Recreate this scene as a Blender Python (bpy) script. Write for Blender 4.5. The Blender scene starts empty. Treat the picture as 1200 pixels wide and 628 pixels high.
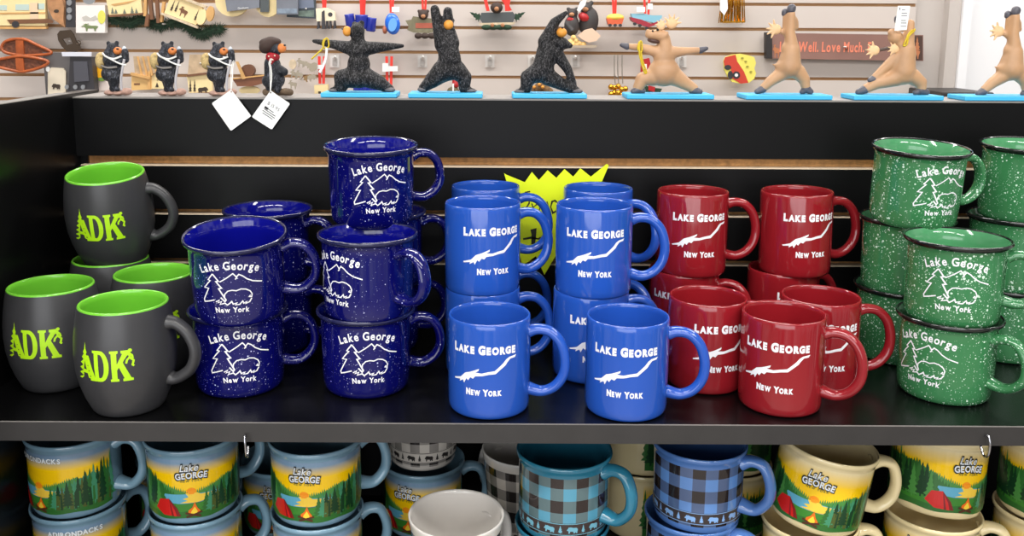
import bpy, bmesh, math, random
from mathutils import Vector, Matrix
from mathutils.geometry import tessellate_polygon
random.seed(7)
S = bpy.context.scene
C = S.collection
PI = math.pi
R_ = math.radians

# ------------------------------------------------------------------ camera model (1200 x 628 frame)
FPX, PX, PY, PITCH, ROLL, HC = 1069.3, 574.0, 210.8, R_(9.38), R_(.30), .374


def P(u, v, Y):
    """the point at depth Y that the photo shows at pixel (u, v)"""
    a, b = u - PX, v - PY
    c, s = math.cos(ROLL), math.sin(ROLL)
    a, b = a * c + b * s, -a * s + b * c
    xc, yc = a / FPX, -b / FPX
    c, s = math.cos(PITCH), math.sin(PITCH)
    d = Vector((xc, c + yc * s, yc * c - s))
    k = Y / d.y
    return Vector((d.x * k, Y, HC + d.z * k))


# ------------------------------------------------------------------ materials
def lin(c):
    f = lambda x: x / 12.92 if x <= .04045 else ((x + .055) / 1.055) ** 2.4
    return tuple(f(x / 255) for x in c) + (1,)


MATS = {}


def mat(name, col, rough=.5, coat=0., metal=0., bump=0., bscale=200., var=0., vscale=40., spec=.5):
    if name in MATS:
        return MATS[name]
    m = bpy.data.materials.new(name)
    m.use_nodes = True
    nt = m.node_tree
    b = nt.nodes['Principled BSDF']
    b.inputs['Base Color'].default_value = lin(col)
    b.inputs['Roughness'].default_value = rough
    b.inputs['Metallic'].default_value = metal
    b.inputs['Coat Weight'].default_value = coat
    b.inputs['Coat Roughness'].default_value = .04
    b.inputs['Specular IOR Level'].default_value = spec
    if bump or var:
        tc = nt.nodes.new('ShaderNodeTexCoord')
        n = nt.nodes.new('ShaderNodeTexNoise')
        n.inputs['Detail'].default_value = 6
        nt.links.new(tc.outputs['Object'], n.inputs['Vector'])
        n.inputs['Scale'].default_value = bscale if bump else vscale
        if bump:
            bp = nt.nodes.new('ShaderNodeBump')
            bp.inputs['Strength'].default_value = bump
            bp.inputs['Distance'].default_value = .002
            nt.links.new(n.outputs['Fac'], bp.inputs['Height'])
            nt.links.new(bp.outputs['Normal'], b.inputs['Normal'])
        if var:
            n2 = nt.nodes.new('ShaderNodeTexNoise')
            n2.inputs['Scale'].default_value = vscale
            n2.inputs['Detail'].default_value = 5
            nt.links.new(tc.outputs['Object'], n2.inputs['Vector'])
            r = nt.nodes.new('ShaderNodeValToRGB')
            c = lin(col)
            r.color_ramp.elements[0].position = .3
            r.color_ramp.elements[1].position = .7
            r.color_ramp.elements[0].color = tuple(x * (1 - var) for x in c[:3]) + (1,)
            r.color_ramp.elements[1].color = tuple(min(1, x * (1 + var)) for x in c[:3]) + (1,)
            nt.links.new(n2.outputs['Fac'], r.inputs['Fac'])
            nt.links.new(r.outputs['Color'], b.inputs['Base Color'])
    MATS[name] = m
    return m


def N(nt, t, **kw):
    n = nt.nodes.new(t)
    for k, v in kw.items():
        setattr(n, k, v)
    return n


def math_(nt, op, a, b=None, c=None):
    n = nt.nodes.new('ShaderNodeMath')
    n.operation = op
    for i, x in enumerate((a, b, c)):
        if x is None:
            continue
        if isinstance(x, (int, float)):
            n.inputs[i].default_value = x
        else:
            nt.links.new(x, n.inputs[i])
    return n.outputs[0]


def speckle(name, col, dot, scale, amount, rough=.12, coat=.6):
    """glazed enamel with splashed white specks of many sizes"""
    if name in MATS:
        return MATS[name]
    m = mat(name, col, rough, coat)
    nt = m.node_tree
    b = nt.nodes['Principled BSDF']
    tc = N(nt, 'ShaderNodeTexCoord')
    oi = N(nt, 'ShaderNodeObjectInfo')
    off = N(nt, 'ShaderNodeVectorMath', operation='ADD')
    nt.links.new(tc.outputs['Object'], off.inputs[0])
    nt.links.new(oi.outputs['Random'], off.inputs[1])
    nz = N(nt, 'ShaderNodeTexNoise')
    nz.inputs['Scale'].default_value = 28
    nz.inputs['Detail'].default_value = 2
    nt.links.new(off.outputs[0], nz.inputs['Vector'])
    total = None
    for sc, am in ((scale, amount), (scale * 2.1, amount * .95)):
        v = N(nt, 'ShaderNodeTexVoronoi')
        v.inputs['Scale'].default_value = sc
        nt.links.new(off.outputs[0], v.inputs['Vector'])
        sep = N(nt, 'ShaderNodeSeparateColor')
        nt.links.new(v.outputs['Color'], sep.inputs[0])
        t = math_(nt, 'POWER', sep.outputs[0], 2.2)
        t = math_(nt, 'MULTIPLY', t, am)
        t = math_(nt, 'MULTIPLY', t, math_(nt, 'MULTIPLY', nz.outputs['Fac'], 2.))
        k = math_(nt, 'LESS_THAN', v.outputs['Distance'], t)
        total = k if total is None else math_(nt, 'MAXIMUM', total, k)
    mx = N(nt, 'ShaderNodeMix', data_type='RGBA')
    mx.inputs[6].default_value = lin(col)
    mx.inputs[7].default_value = lin(dot)
    nt.links.new(total, mx.inputs[0])
    nt.links.new(mx.outputs[2], b.inputs['Base Color'])
    return m


def plaid(name, glaze, light, mid, dark, z0, z1, step=16., row=.0135):
    """printed gingham between z0 and z1, plain glaze elsewhere"""
    m = mat(name, glaze, .12, .5)
    nt = m.node_tree
    b = nt.nodes['Principled BSDF']
    tc = N(nt, 'ShaderNodeTexCoord')
    s = N(nt, 'ShaderNodeSeparateXYZ')
    nt.links.new(tc.outputs['Object'], s.inputs[0])
    ang = math_(nt, 'ARCTAN2', s.outputs[1], s.outputs[0])
    a = math_(nt, 'MULTIPLY_ADD', ang, 180 / PI / step, 40.)
    a = math_(nt, 'GREATER_THAN', math_(nt, 'FLOORED_MODULO', a, 2.), 1.)
    r = math_(nt, 'MULTIPLY_ADD', s.outputs[2], 1 / row, 20.35)
    r = math_(nt, 'GREATER_THAN', math_(nt, 'FLOORED_MODULO', r, 2.), 1.)
    t = math_(nt, 'MULTIPLY', math_(nt, 'ADD', a, r), .5)
    rp = N(nt, 'ShaderNodeValToRGB')
    rp.color_ramp.interpolation = 'CONSTANT'
    e = rp.color_ramp.elements
    e[0].position, e[0].color = 0, lin(light)
    e[1].position, e[1].color = .3, lin(mid)
    q = e.new(.8)
    q.color = lin(dark)
    nt.links.new(t, rp.inputs[0])
    inside = math_(nt, 'MULTIPLY', math_(nt, 'GREATER_THAN', s.outputs[2], z0), math_(nt, 'LESS_THAN', s.outputs[2], z1))
    mx = N(nt, 'ShaderNodeMix', data_type='RGBA')
    mx.inputs[6].default_value = lin(glaze)
    nt.links.new(inside, mx.inputs[0])
    nt.links.new(rp.outputs[0], mx.inputs[7])
    nt.links.new(mx.outputs[2], b.inputs['Base Color'])
    return m


def sky_print(name, glaze, yellow, za, zb):
    """printed sky that fades from yellow at the tree line to the glaze colour at its upper edge"""
    m = mat(name, yellow, .15, .5)
    nt = m.node_tree
    b = nt.nodes['Principled BSDF']
    tc = N(nt, 'ShaderNodeTexCoord')
    s = N(nt, 'ShaderNodeSeparateXYZ')
    nt.links.new(tc.outputs['Object'], s.inputs[0])
    rp = N(nt, 'ShaderNodeMapRange')
    rp.inputs['From Min'].default_value = za
    rp.inputs['From Max'].default_value = zb
    nt.links.new(s.outputs[2], rp.inputs[0])
    mx = N(nt, 'ShaderNodeMix', data_type='RGBA')
    mx.inputs[6].default_value = lin(yellow)
    mx.inputs[7].default_value = lin(glaze)
    nt.links.new(rp.outputs[0], mx.inputs[0])
    nt.links.new(mx.outputs[2], b.inputs['Base Color'])
    return m


def fur(name, dark, light, scale=260., thr=.5):
    m = mat(name, dark, .5, spec=.3)
    nt = m.node_tree
    b = nt.nodes['Principled BSDF']
    tc = N(nt, 'ShaderNodeTexCoord')
    mp = N(nt, 'ShaderNodeMapping')
    mp.inputs['Scale'].default_value = (1.5, 1., .8)
    mp.inputs['Rotation'].default_value = (.4, .7, .2)
    nt.links.new(tc.outputs['Object'], mp.inputs['Vector'])
    n = N(nt, 'ShaderNodeTexNoise')
    n.inputs['Scale'].default_value = scale
    n.inputs['Detail'].default_value = 5
    n.inputs['Distortion'].default_value = 1.5
    nt.links.new(mp.outputs[0], n.inputs['Vector'])
    r = N(nt, 'ShaderNodeValToRGB')
    r.color_ramp.elements[0].position = thr - .04
    r.color_ramp.elements[1].position = thr + .13
    r.color_ramp.elements[0].color = lin(dark)
    r.color_ramp.elements[1].color = lin(light)
    nt.links.new(n.outputs['Fac'], r.inputs['Fac'])
    nt.links.new(r.outputs['Color'], b.inputs['Base Color'])
    bp = N(nt, 'ShaderNodeBump')
    bp.inputs['Strength'].default_value = .9
    bp.inputs['Distance'].default_value = .0016
    nt.links.new(n.outputs['Fac'], bp.inputs['Height'])
    nt.links.new(bp.outputs['Normal'], b.inputs['Normal'])
    return m


# ------------------------------------------------------------------ object helpers
def link_mesh(name, me, parent=None, loc=None):
    o = bpy.data.objects.new(name, me)
    C.objects.link(o)
    if parent is not None:
        o.parent = parent
    if loc is not None:
        o.location = loc
    return o


def finish(bm, name, mats, smooth=True, recalc=True):
    if recalc:
        bmesh.ops.recalc_face_normals(bm, faces=bm.faces)
    me = bpy.data.meshes.new(name)
    bm.to_mesh(me)
    bm.free()
    for m in (mats if isinstance(mats, (list, tuple)) else [mats]):
        me.materials.append(m)
    if smooth:
        me.polygons.foreach_set('use_smooth', [True] * len(me.polygons))
    return me


def sharp(me, deg=35):
    try:
        me.set_sharp_from_angle(angle=R_(deg))
    except Exception:
        pass
    return me


def empty(name, loc=(0, 0, 0), rot=(0, 0, 0)):
    o = bpy.data.objects.new(name, None)
    o.empty_display_size = .01
    o.location = loc
    o.rotation_euler = rot
    C.objects.link(o)
    return o


def tag(o, label, cat, group=None, kind=None):
    o['label'] = label
    o['category'] = cat
    if group:
        o['group'] = group
    if kind:
        o['kind'] = kind
    return o


def box(bm, x0, x1, y0, y1, z0, z1, mi=0):
    v = [bm.verts.new(p) for p in ((x0, y0, z0), (x1, y0, z0), (x1, y1, z0), (x0, y1, z0), (x0, y0, z1), (x1, y0, z1), (x1, y1, z1), (x0, y1, z1))]
    for f in ((0, 3, 2, 1), (4, 5, 6, 7), (0, 1, 5, 4), (1, 2, 6, 5), (2, 3, 7, 6), (3, 0, 4, 7)):
        bm.faces.new([v[i] for i in f]).material_index = mi


def boxes(name, m, lst, parent=None, bevel=0., kind=None):
    bm = bmesh.new()
    for b in lst:
        box(bm, *b)
    if bevel:
        bmesh.ops.bevel(bm, geom=bm.edges[:], offset=bevel, segments=2, affect='EDGES', profile=.5)
    o = link_mesh(name, finish(bm, name, m, smooth=False), parent)
    if kind:
        o['kind'] = kind
    return o


def lathe(prof, seg=72, mi=None, bm=None):
    bm = bm or bmesh.new()
    rings = []
    for r, z in prof:
        if r < 1e-6:
            rings.append([bm.verts.new((0, 0, z))])
        else:
            rings.append([bm.verts.new((r * math.cos(2 * PI * k / seg), r * math.sin(2 * PI * k / seg), z)) for k in range(seg)])
    for i in range(len(rings) - 1):
        a, b = rings[i], rings[i + 1]
        for k in range(seg):
            q = (k + 1) % seg
            if len(a) == 1:
                f = bm.faces.new((a[0], b[q], b[k]))
            elif len(b) == 1:
                f = bm.faces.new((a[k], a[q], b[0]))
            else:
                f = bm.faces.new((a[k], a[q], b[q], b[k]))
            f.material_index = mi[i] if mi else 0
    return bm


def catmull(pts, n=8, closed=False):
    out = []
    L = len(pts)
    rng = range(L) if closed else range(L - 1)
    for i in rng:
        p = [Vector(pts[(i + d) % L]) if closed else Vector(pts[min(max(i + d, 0), L - 1)]) for d in (-1, 0, 1, 2)]
        for k in range(n):
            t = k / n
            out.append(.5 * ((2 * p[1]) + (-p[0] + p[2]) * t + (2 * p[0] - 5 * p[1] + 4 * p[2] - p[3]) * t * t + (-p[0] + 3 * p[1] - 3 * p[2] + p[3]) * t ** 3))
    if not closed:
        out.append(Vector(pts[-1]))
    return out


def tube(path, ra, rb=None, side=Vector((0, 1, 0)), seg=14, bm=None, mi=0, closed=False, ends=1.):
    """sweep an ellipse: ra in the plane of the path, rb along SIDE; ENDS swells the two ends"""
    bm = bm or bmesh.new()
    rb = rb or ra
    n = len(path)
    rings = []
    for i, p in enumerate(path):
        if closed:
            t = path[(i + 1) % n] - path[i - 1]
        else:
            t = path[min(i + 1, n - 1)] - path[max(i - 1, 0)]
        t = t.normalized()
        s = side - t * side.dot(t)
        if s.length < 1e-5:
            s = t.orthogonal()
        s.normalize()
        u = t.cross(s)
        e = abs(i / (n - 1) * 2 - 1) if not closed else 0
        k = 1 + (ends - 1) * max(0, (e - .6) / .4) ** 2
        rings.append([bm.verts.new(p + u * (ra * k * math.cos(2 * PI * j / seg)) + s * (rb * k * math.sin(2 * PI * j / seg))) for j in range(seg)])
    m = n if closed else n - 1
    for i in range(m):
        a, b = rings[i], rings[(i + 1) % n]
        for j in range(seg):
            q = (j + 1) % seg
            bm.faces.new((a[j], a[q], b[q], b[j])).material_index = mi
    if not closed:
        bm.faces.new(rings[0]).material_index = mi
        bm.faces.new(rings[-1][::-1]).material_index = mi
    return bm


def wire(name, pts, r, m, parent=None, n=6, smooth_path=True, seg=8):
    pts = [Vector(p) for p in pts]
    path = catmull(pts, n) if smooth_path and len(pts) > 2 else pts
    return link_mesh(name, finish(tube(path, r, seg=seg, side=Vector((.13, .9, .21))), name, m), parent)


# ------------------------------------------------------------------ printed artwork
GLYPH = {}


def glyph(ch, bold):
    k = (ch, bold)
    if k in GLYPH:
        return GLYPH[k]
    cu = bpy.data.curves.new('glyph', 'FONT')
    cu.body = ch
    cu.size = 1.
    cu.offset = bold
    cu.resolution_u = 4
    o = bpy.data.objects.new('glyph', cu)
    C.objects.link(o)
    dg = bpy.context.evaluated_depsgraph_get()
    dg.update()
    me = bpy.data.meshes.new_from_object(o.evaluated_get(dg))
    vs = [(v.co.x, v.co.y) for v in me.vertices]
    fs = [tuple(p.vertices) for p in me.polygons]
    bpy.data.objects.remove(o)
    bpy.data.curves.remove(cu)
    bpy.data.meshes.remove(me)
    x0 = min((v[0] for v in vs), default=0)
    x1 = max((v[0] for v in vs), default=.25)
    GLYPH[k] = (vs, fs, x0, x1)
    return GLYPH[k]


KERN = {'RG': -.15, 'DA': -.14, 'LA': -.05, 'AK': -.07, 'AC': -.08, 'RO': -.06, 'RK': .0, 'YO': -.12, 'Yo': -.12, 'RD': -.04, 'KE': -.05, 'La': -.04}
CAP = .70     # cap height of the built-in face at size 1


class Art:
    def __init__(self):
        self.bm = bmesh.new()
        self.mats = []

    def mi(self, m):
        if m not in self.mats:
            self.mats.append(m)
        return self.mats.index(m)

    def tri(self, vs, fs, m, layer):
        mi = self.mi(m)
        bv = [self.bm.verts.new((x, y, layer)) for x, y in vs]
        for f in fs:
            try:
                q = self.bm.faces.new([bv[i] for i in f])
                q.material_index = mi
            except ValueError:
                pass

    def poly(self, pts, m, layer=0, holes=()):
        loops = [[Vector((x, y, 0)) for x, y in l] for l in (pts, *holes)]
        flat = [(v.x, v.y) for l in loops for v in l]
        self.tri(flat, tessellate_polygon(loops), m, layer)

    def ribbon(self, pts, w, m, layer=0, closed=False, wob=0.):
        p = [Vector((x, y)) for x, y in pts]
        n = len(p)
        L, Rr = [], []
        for i in range(n):
            a = p[i - 1] if (i or closed) else p[i]
            b = p[(i + 1) % n] if (i < n - 1 or closed) else p[i]
            d1 = (p[i] - a).normalized() if (p[i] - a).length else (b - p[i]).normalized()
            d2 = (b - p[i]).normalized() if (b - p[i]).length else d1
            n1, n2 = Vector((-d1.y, d1.x)), Vector((-d2.y, d2.x))
            mm = (n1 + n2)
            mm = mm.normalized() if mm.length > .2 else n1
            k = min(1.7, 1 / max(.35, mm.dot(n1)))
            h = w / 2 * k * (1 + wob * math.sin(i * 2.3))
            L.append(p[i] + mm * h)
            Rr.append(p[i] - mm * h)
        vs = [tuple(v) for v in L] + [tuple(v) for v in Rr]
        fs = [(i, (i + 1) % n, n + (i + 1) % n, n + i) for i in range(n if closed else n - 1)]
        self.tri(vs, fs, m, layer)

    def text(self, s, u, z, cap, m, layer=0, bold=.0, aspect=1., space=.1, small=1., arc=None, jitter=0., slant=0., seed=1, width=None):
        """S centred on u with its baseline at z; SMALL scales every letter but each word's first; ARC(u) lifts the baseline"""
        rnd = random.Random(seed)
        if width:
            w0 = self.measure(s, cap, bold, aspect, space, small)
            aspect, space = aspect * width / w0, space * width / w0
        adv, x, first = [], 0., True
        for ch in s:
            if ch == ' ':
                x += cap * .45 * aspect
                first = True
                continue
            size = cap / CAP * (1 if first else small)
            vs, fs, x0, x1 = glyph(ch, bold)
            if adv and not first:
                x += KERN.get(adv[-1][0] + ch, 0) * cap
            adv.append((ch, x, size))
            x += (x1 - x0) * size * aspect + space * cap
            first = False
        x -= space * cap
        for ch, xx, size in adv:
            vs, fs, x0, x1 = glyph(ch, bold)
            wd = (x1 - x0) * size * aspect
            cu = u - x / 2 + xx + wd / 2
            lift = arc(cu - u) if arc else 0
            ang = math.atan((arc(cu - u + .5) - arc(cu - u - .5))) if arc else 0
            ang += rnd.uniform(-1, 1) * jitter
            lift += rnd.uniform(-1, 1) * jitter * cap * .25
            c, sn = math.cos(ang), math.sin(ang)
            out = []
            for a, b in vs:
                a = ((a - x0) * size * aspect - wd / 2) + slant * b * size
                b = b * size
                out.append((cu + a * c - b * sn, z + lift + a * sn + b * c))
            self.tri(out, fs, m, layer)
        return x

    def measure(self, s, cap, bold, aspect, space, small):
        x, first, prev = 0., True, ''
        for ch in s:
            if ch == ' ':
                x += cap * .45 * aspect
                first = True
                continue
            vs, fs, x0, x1 = glyph(ch, bold)
            if not first:
                x += KERN.get(prev + ch, 0) * cap
            prev = ch
            x += (x1 - x0) * cap / CAP * (1 if first else small) * aspect + space * cap
            first = False
        return x - space * cap

    def scale(self, k):
        for v in self.bm.verts:
            v.co.x *= k
            v.co.y *= k

    def cut(self, du, dv=None):
        bm = self.bm
        xs = [v.co.x for v in bm.verts]
        ys = [v.co.y for v in bm.verts]
        t = math.floor(min(xs) / du) * du + du
        while t < max(xs):
            bmesh.ops.bisect_plane(bm, geom=bm.verts[:] + bm.edges[:] + bm.faces[:], dist=1e-9, plane_co=(t + 1e-5, 0, 0), plane_no=(1, 0, 0))
            t += du
        if dv:
            t = math.floor(min(ys) / dv) * dv + dv
            while t < max(ys):
                bmesh.ops.bisect_plane(bm, geom=bm.verts[:] + bm.edges[:] + bm.faces[:], dist=1e-9, plane_co=(0, t + 1e-5, 0), plane_no=(0, 1, 0))
                t += dv

    def flip(self):
        for f in self.bm.faces:
            f.normal_update()
            if f.normal.z < 0:
                f.normal_flip()

    def wrap(self, name, prof, Rref, a0=-90., base=.00022, step=.00010, du=3., dv=None):
        """millimetres (u along the arc, z up) onto the turned surface PROF, u = 0 at angle A0"""
        self.cut(du, dv)
        self.flip()
        for v in self.bm.verts:
            u, z, l = v.co.x / 1000, v.co.y / 1000, v.co.z
            r = rad_at(prof, z) + base + l * step
            a = R_(a0) + u / Rref
            v.co = (r * math.cos(a), r * math.sin(a), z)
        return finish(self.bm, name, self.mats, smooth=False, recalc=False)

    def flat(self, name, step=.00015, unit=.001):
        """millimetres, facing -Y"""
        self.flip()
        for v in self.bm.verts:
            v.co = (v.co.x * unit, -v.co.z * step - .0001, v.co.y * unit)
        return finish(self.bm, name, self.mats, smooth=False, recalc=False)


def rad_at(prof, z):
    for (r0, z0), (r1, z1) in zip(prof, prof[1:]):
        if z0 <= z <= z1 and z1 > z0:
            return r0 + (r1 - r0) * (z - z0) / (z1 - z0)
    return prof[-1][0]


# ------------------------------------------------------------------ silhouettes (unit squares)
BEAR = [(.0, .45), (.05, .38), (.12, .40), (.16, .30), (.15, .05), (.14, 0), (.27, 0), (.28, .08), (.31, .28), (.42, .27), (.55, .25), (.61, .2), (.6, 0), (.73, 0), (.74, .08), (.8, .18),
        (.84, 0), (.97, 0), (.95, .2), (1, .45), (.97, .68), (.85, .8), (.65, .8), (.5, .83), (.35, .92), (.22, .86), (.18, .93), (.14, .8), (.1, .68), (.04, .58)]
MOOSE = [(.0, .62), (.04, .55), (.14, .58), (.2, .5), (.24, .4), (.27, .0), (.33, 0), (.36, .36), (.66, .36), (.7, .2), (.72, 0), (.78, 0), (.8, .25), (.88, .45), (.92, .62), (.8, .7), (.55, .72), (.4, .8), (.3, .78),
         (.32, .86), (.42, .92), (.36, .93), (.4, 1.), (.3, .94), (.24, 1.), (.22, .92), (.14, .96), (.16, .86), (.2, .8), (.12, .76)]


def tree2d(u, z, w, h, n=5, rnd=None):
    rnd = rnd or random.Random(int(u * 10 + h * 100))
    L, Rr = [], []
    for i in range(n):
        t = i / n
        hw = w / 2 * (1 - t) * (1 + rnd.uniform(-.12, .12))
        zz = z + h * (.08 + .92 * t)
        L += [(u - hw, zz), (u - hw * .5, zz + h * .09)]
        Rr += [(u + hw, zz + rnd.uniform(-.01, .01) * h), (u + hw * .5, zz + h * .09)]
    tw = w * .06
    return [(u - tw, z), *[(-0 + a, b) for a, b in [(u - tw, z + h * .08)]], *L, (u, z + h), *Rr[::-1], (u + tw, z + h * .08), (u + tw, z)]


# ================================================================== MATERIAL PALETTE
M_white = mat('print_white', (236, 236, 240), .35)
M_royal = mat('royal_blue_glaze', (36, 82, 176), .1, .5)
M_red = mat('dark_red_glaze', (138, 26, 34), .1, .5)
M_navy = speckle('navy_speckled_enamel', (8, 9, 88), (196, 202, 245), 300, .20, .1, .5)
M_navy_in = mat('navy_enamel', (11, 14, 122), .08, .6)
M_navy_rim = mat('navy_rim_enamel', (30, 32, 70), .1, .6)
M_green = speckle('green_speckled_enamel', (56, 120, 74), (205, 232, 212), 300, .36, .14, .5)
M_green_in = mat('green_enamel', (80, 150, 102), .1, .6)
M_black_rim = mat('black_rim_enamel', (22, 26, 24), .12, .6)
M_matte = mat('matte_charcoal_glaze', (56, 56, 58), .36, 0, var=.06, vscale=60, spec=.5)
M_lime = mat('lime_glaze', (116, 196, 58), .18, .4)
M_limeprint = mat('lime_print', (176, 226, 22), .45)
M_slate = mat('slate_blue_glaze', (120, 154, 174), .1, .6)
M_cream = mat('cream_glaze', (232, 214, 166), .12, .6)
M_teal = mat('teal_glaze', (40, 112, 138), .1, .6)
M_denim = mat('denim_blue_glaze', (78, 118, 182), .1, .6)
M_offwhite = mat('off_white_glaze', (222, 217, 211), .12, .5)
M_black = mat('black_laminate', (10, 10, 11), .27, 0, bump=.02, bscale=300, spec=.36)
M_panel = mat('black_panel_laminate', (12, 12, 13), .42, 0, bump=.02, bscale=300, spec=.16)
M_blackedge = mat('black_edge_band', (46, 44, 43), .45, 0, var=.12, vscale=30)
M_greyedge = mat('grey_edge_band', (128, 124, 120), .5)
M_mdf = mat('raw_fibreboard', (190, 140, 86), .8, var=.25, vscale=160)
M_mdflip = mat('pale_fibreboard_lip', (225, 205, 178), .7)

# ================================================================== MUGS
H_CYL = .0962
CYL = [(0, .001), (.033, .001), (.0345, 0), (.0375, .0003), (.0392, .0016), (.0402, .004), (.0407, .009), (.0409, .03), (.041, .06), (.041, .088), (.0409, .093), (.0405, .0953), (.0397, .0962),
       (.0386, .0958), (.0378, .0944), (.0374, .091), (.0370, .05), (.0366, .012), (.034, .0065), (.028, .005), (0, .005)]
H_CAMP = .0852
CAMP = [(0, .001), (.038, .001), (.0395, 0), (.0415, .0004), (.0432, .0022), (.0445, .0055), (.0453, .011), (.0459, .022), (.0463, .045), (.0466, .066), (.0468, .074), (.0474, .077), (.0487, .0793)]
CAMP_LIP = [(.0487, .0793), (.0502, .0805), (.0512, .0818), (.0516, .0833), (.0513, .0846), (.0505, .0853), (.0495, .085), (.0484, .0838)]
CAMP_IN = [(.0484, .0838), (.0468, .0805), (.0453, .0765), (.0442, .070), (.0436, .05), (.0430, .014), (.040, .0075), (.034, .006), (0, .0055)]
CAN = [(0, .001), (.041, .001), (.0425, 0), (.0442, .0006), (.0458, .0026), (.0468, .0065), (.0474, .014), (.0477, .03), (.0478, .05), (.0480, .066), (.0483, .073), (.0489, .0765), (.0498, .0790)]
CAN_LIP = [(.0498, .0790), (.0507, .0805), (.0511, .0822), (.0509, .0840), (.0502, .0851), (.0493, .0850), (.0484, .0838)]
CAN_IN = [(.0484, .0838), (.0470, .0805), (.0459, .0765), (.0453, .070), (.0450, .05), (.0446, .014), (.042, .0075), (.034, .006), (0, .0055)]
H_ADK = .1075
ADK = [(0, .0012), (.029, .0012), (.0303, 0), (.0325, .0006), (.0345, .003), (.0368, .008), (.0405, .0165), (.0445, .029), (.0472, .043), (.0482, .057), (.0479, .069), (.0467, .082), (.0449, .094), (.0432, .1025), (.0424, .1058)]
ADK_IN = [(.0424, .1058), (.0423, .1066), (.0417, .1074), (.0408, .1077), (.0398, .1073), (.0391, .1062), (.0394, .101), (.0412, .092), (.0432, .078), (.0442, .06), (.0428, .04), (.039, .022), (.031, .010), (.02, .0075), (0, .007)]
H_TALL = .112
TALL = [(0, .001), (.034, .001), (.0355, 0), (.038, .0005), (.0395, .0025), (.0405, .007), (.0425, .04), (.0455, .078), (.048, .1), (.0495, .1085), (.0498, .1108), (.0490, .1120), (.0476, .1113), (.0466, .1085), (.0440, .08), (.0398, .03), (.037, .012), (.032, .007), (0, .006)]


def handle_mesh(name, pts, ra, rb, m, ends=1.25):
    path = catmull([(x, 0, z) for x, z in pts], 7)
    return finish(tube(path, ra, rb, ends=ends, seg=16), name, m)


HP_CYL = [(.0396, .0795), (.049, .082), (.061, .0795), (.071, .069), (.0757, .0525), (.0742, .036), (.0658, .0235), (.053, .0178), (.0393, .0202)]
HP_CAMP = [(.0458, .0685), (.055, .0722), (.066, .0705), (.0745, .062), (.0785, .049), (.0772, .0365), (.070, .0265), (.059, .0215), (.0450, .0235)]
HP_ADK = [(.0448, .0875), (.053, .0865), (.063, .0785), (.0695, .0655), (.0703, .053), (.0655, .041), (.057, .0335), (.049, .030), (.0432, .0305)]
HP_TALL = [(.0460, .088), (.056, .0905), (.068, .084), (.0745, .068), (.0735, .052), (.066, .037), (.054, .029), (.0412, .0305)]
HP_CAN = [(.0472, .0705), (.057, .0745), (.068, .0725), (.0742, .0635), (.0776, .050), (.0764, .0365), (.0700, .026), (.061, .0205), (.0470, .0225)]


# ---- prints
def lake_print():
    """LAKE GEORGE / lake outline / NEW YORK, traced on the front mug (crop pixels -> arc mm)"""
    a = Art()

    def q(x, y):
        th = math.asin(max(-.99, min(.99, (x - 211) / 189)))
        return (math.degrees(th) + 8) * .7156, (606 - y - 26 * (1 - math.cos(th))) / 441 * 96.2
    pts = [(58, 415), (85, 408), (105, 386), (128, 379), (150, 370), (166, 363), (164, 373), (150, 381), (178, 384), (205, 377), (236, 372), (258, 352), (272, 338), (286, 320), (300, 310), (330, 302), (324, 314), (304, 319),
           (290, 336), (284, 347), (262, 366), (240, 386), (210, 389), (180, 396), (150, 398), (140, 410), (128, 405), (118, 420), (110, 412), (100, 434), (95, 420), (80, 430), (82, 420), (60, 421)]
    a.poly([q(*p) for p in pts], M_white)
    a.text('LAKE GEORGE', 0, 67.6, 7.9, M_white, bold=.07, small=.84, space=.15, width=65.5)
    a.text('NEW YORK', .3, 26, 5.9, M_white, bold=.07, small=.82, space=.13, width=36)
    return a.wrap('lake_lettering', CYL, .041)


def camp_print():
    """hand-lettered Lake George with a tree, a mountain line and a bear, New York below"""
    a = Art()

    def q(x, y):
        th = math.asin(max(-.99, min(.99, (x - 285) / 225)))
        return (math.degrees(th) - 2) * .806, (575 - y - 65 * (1 - math.cos(th))) / 4.7
    rb = lambda pts, w=1.15, **k: a.ribbon([q(*p) for p in pts], w, M_white, **k)
    rb([(212, 420), (180, 427), (160, 430), (158, 418), (170, 395), (188, 362), (168, 358), (185, 338), (200, 323), (190, 319), (203, 303), (214, 290)], 1.25)
    rb([(214, 290), (224, 303), (240, 326), (228, 328), (240, 345), (252, 360), (238, 364), (252, 390), (268, 420), (262, 428), (244, 408)], 1.5)
    rb([(246, 330), (264, 320), (284, 308), (310, 289), (320, 300), (326, 312), (318, 318)], 1.15)
    rb([(326, 306), (336, 294), (352, 302), (370, 318), (394, 330), (432, 336)], 1.25)
    rb([(262, 412), (264, 392), (280, 376), (300, 372), (320, 375), (340, 367), (362, 369), (380, 380), (387, 395), (384, 410), (374, 408), (380, 400)], 1.15)
    rb([(218, 430), (236, 420), (228, 434), (246, 428), (238, 442), (262, 436), (272, 446), (286, 436), (294, 428), (300, 442), (318, 436), (310, 446), (330, 444), (344, 428), (348, 440), (362, 432), (356, 442), (374, 434), (384, 416)], 1.3)
    a.text('Lake George', -.5, 62.8, 8.3, M_white, bold=.026, space=.13, width=57, arc=lambda u: 2.2 - 5.6 * (u / 28) ** 2, jitter=.06, seed=4)
    a.text('New York', 0, 19.4, 5.4, M_white, bold=.035, space=.13, width=33, arc=lambda u: -.8 * (u / 17) ** 2, jitter=.05, seed=6)
    return a.wrap('scenic_lettering', CAMP, .0462)


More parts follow.
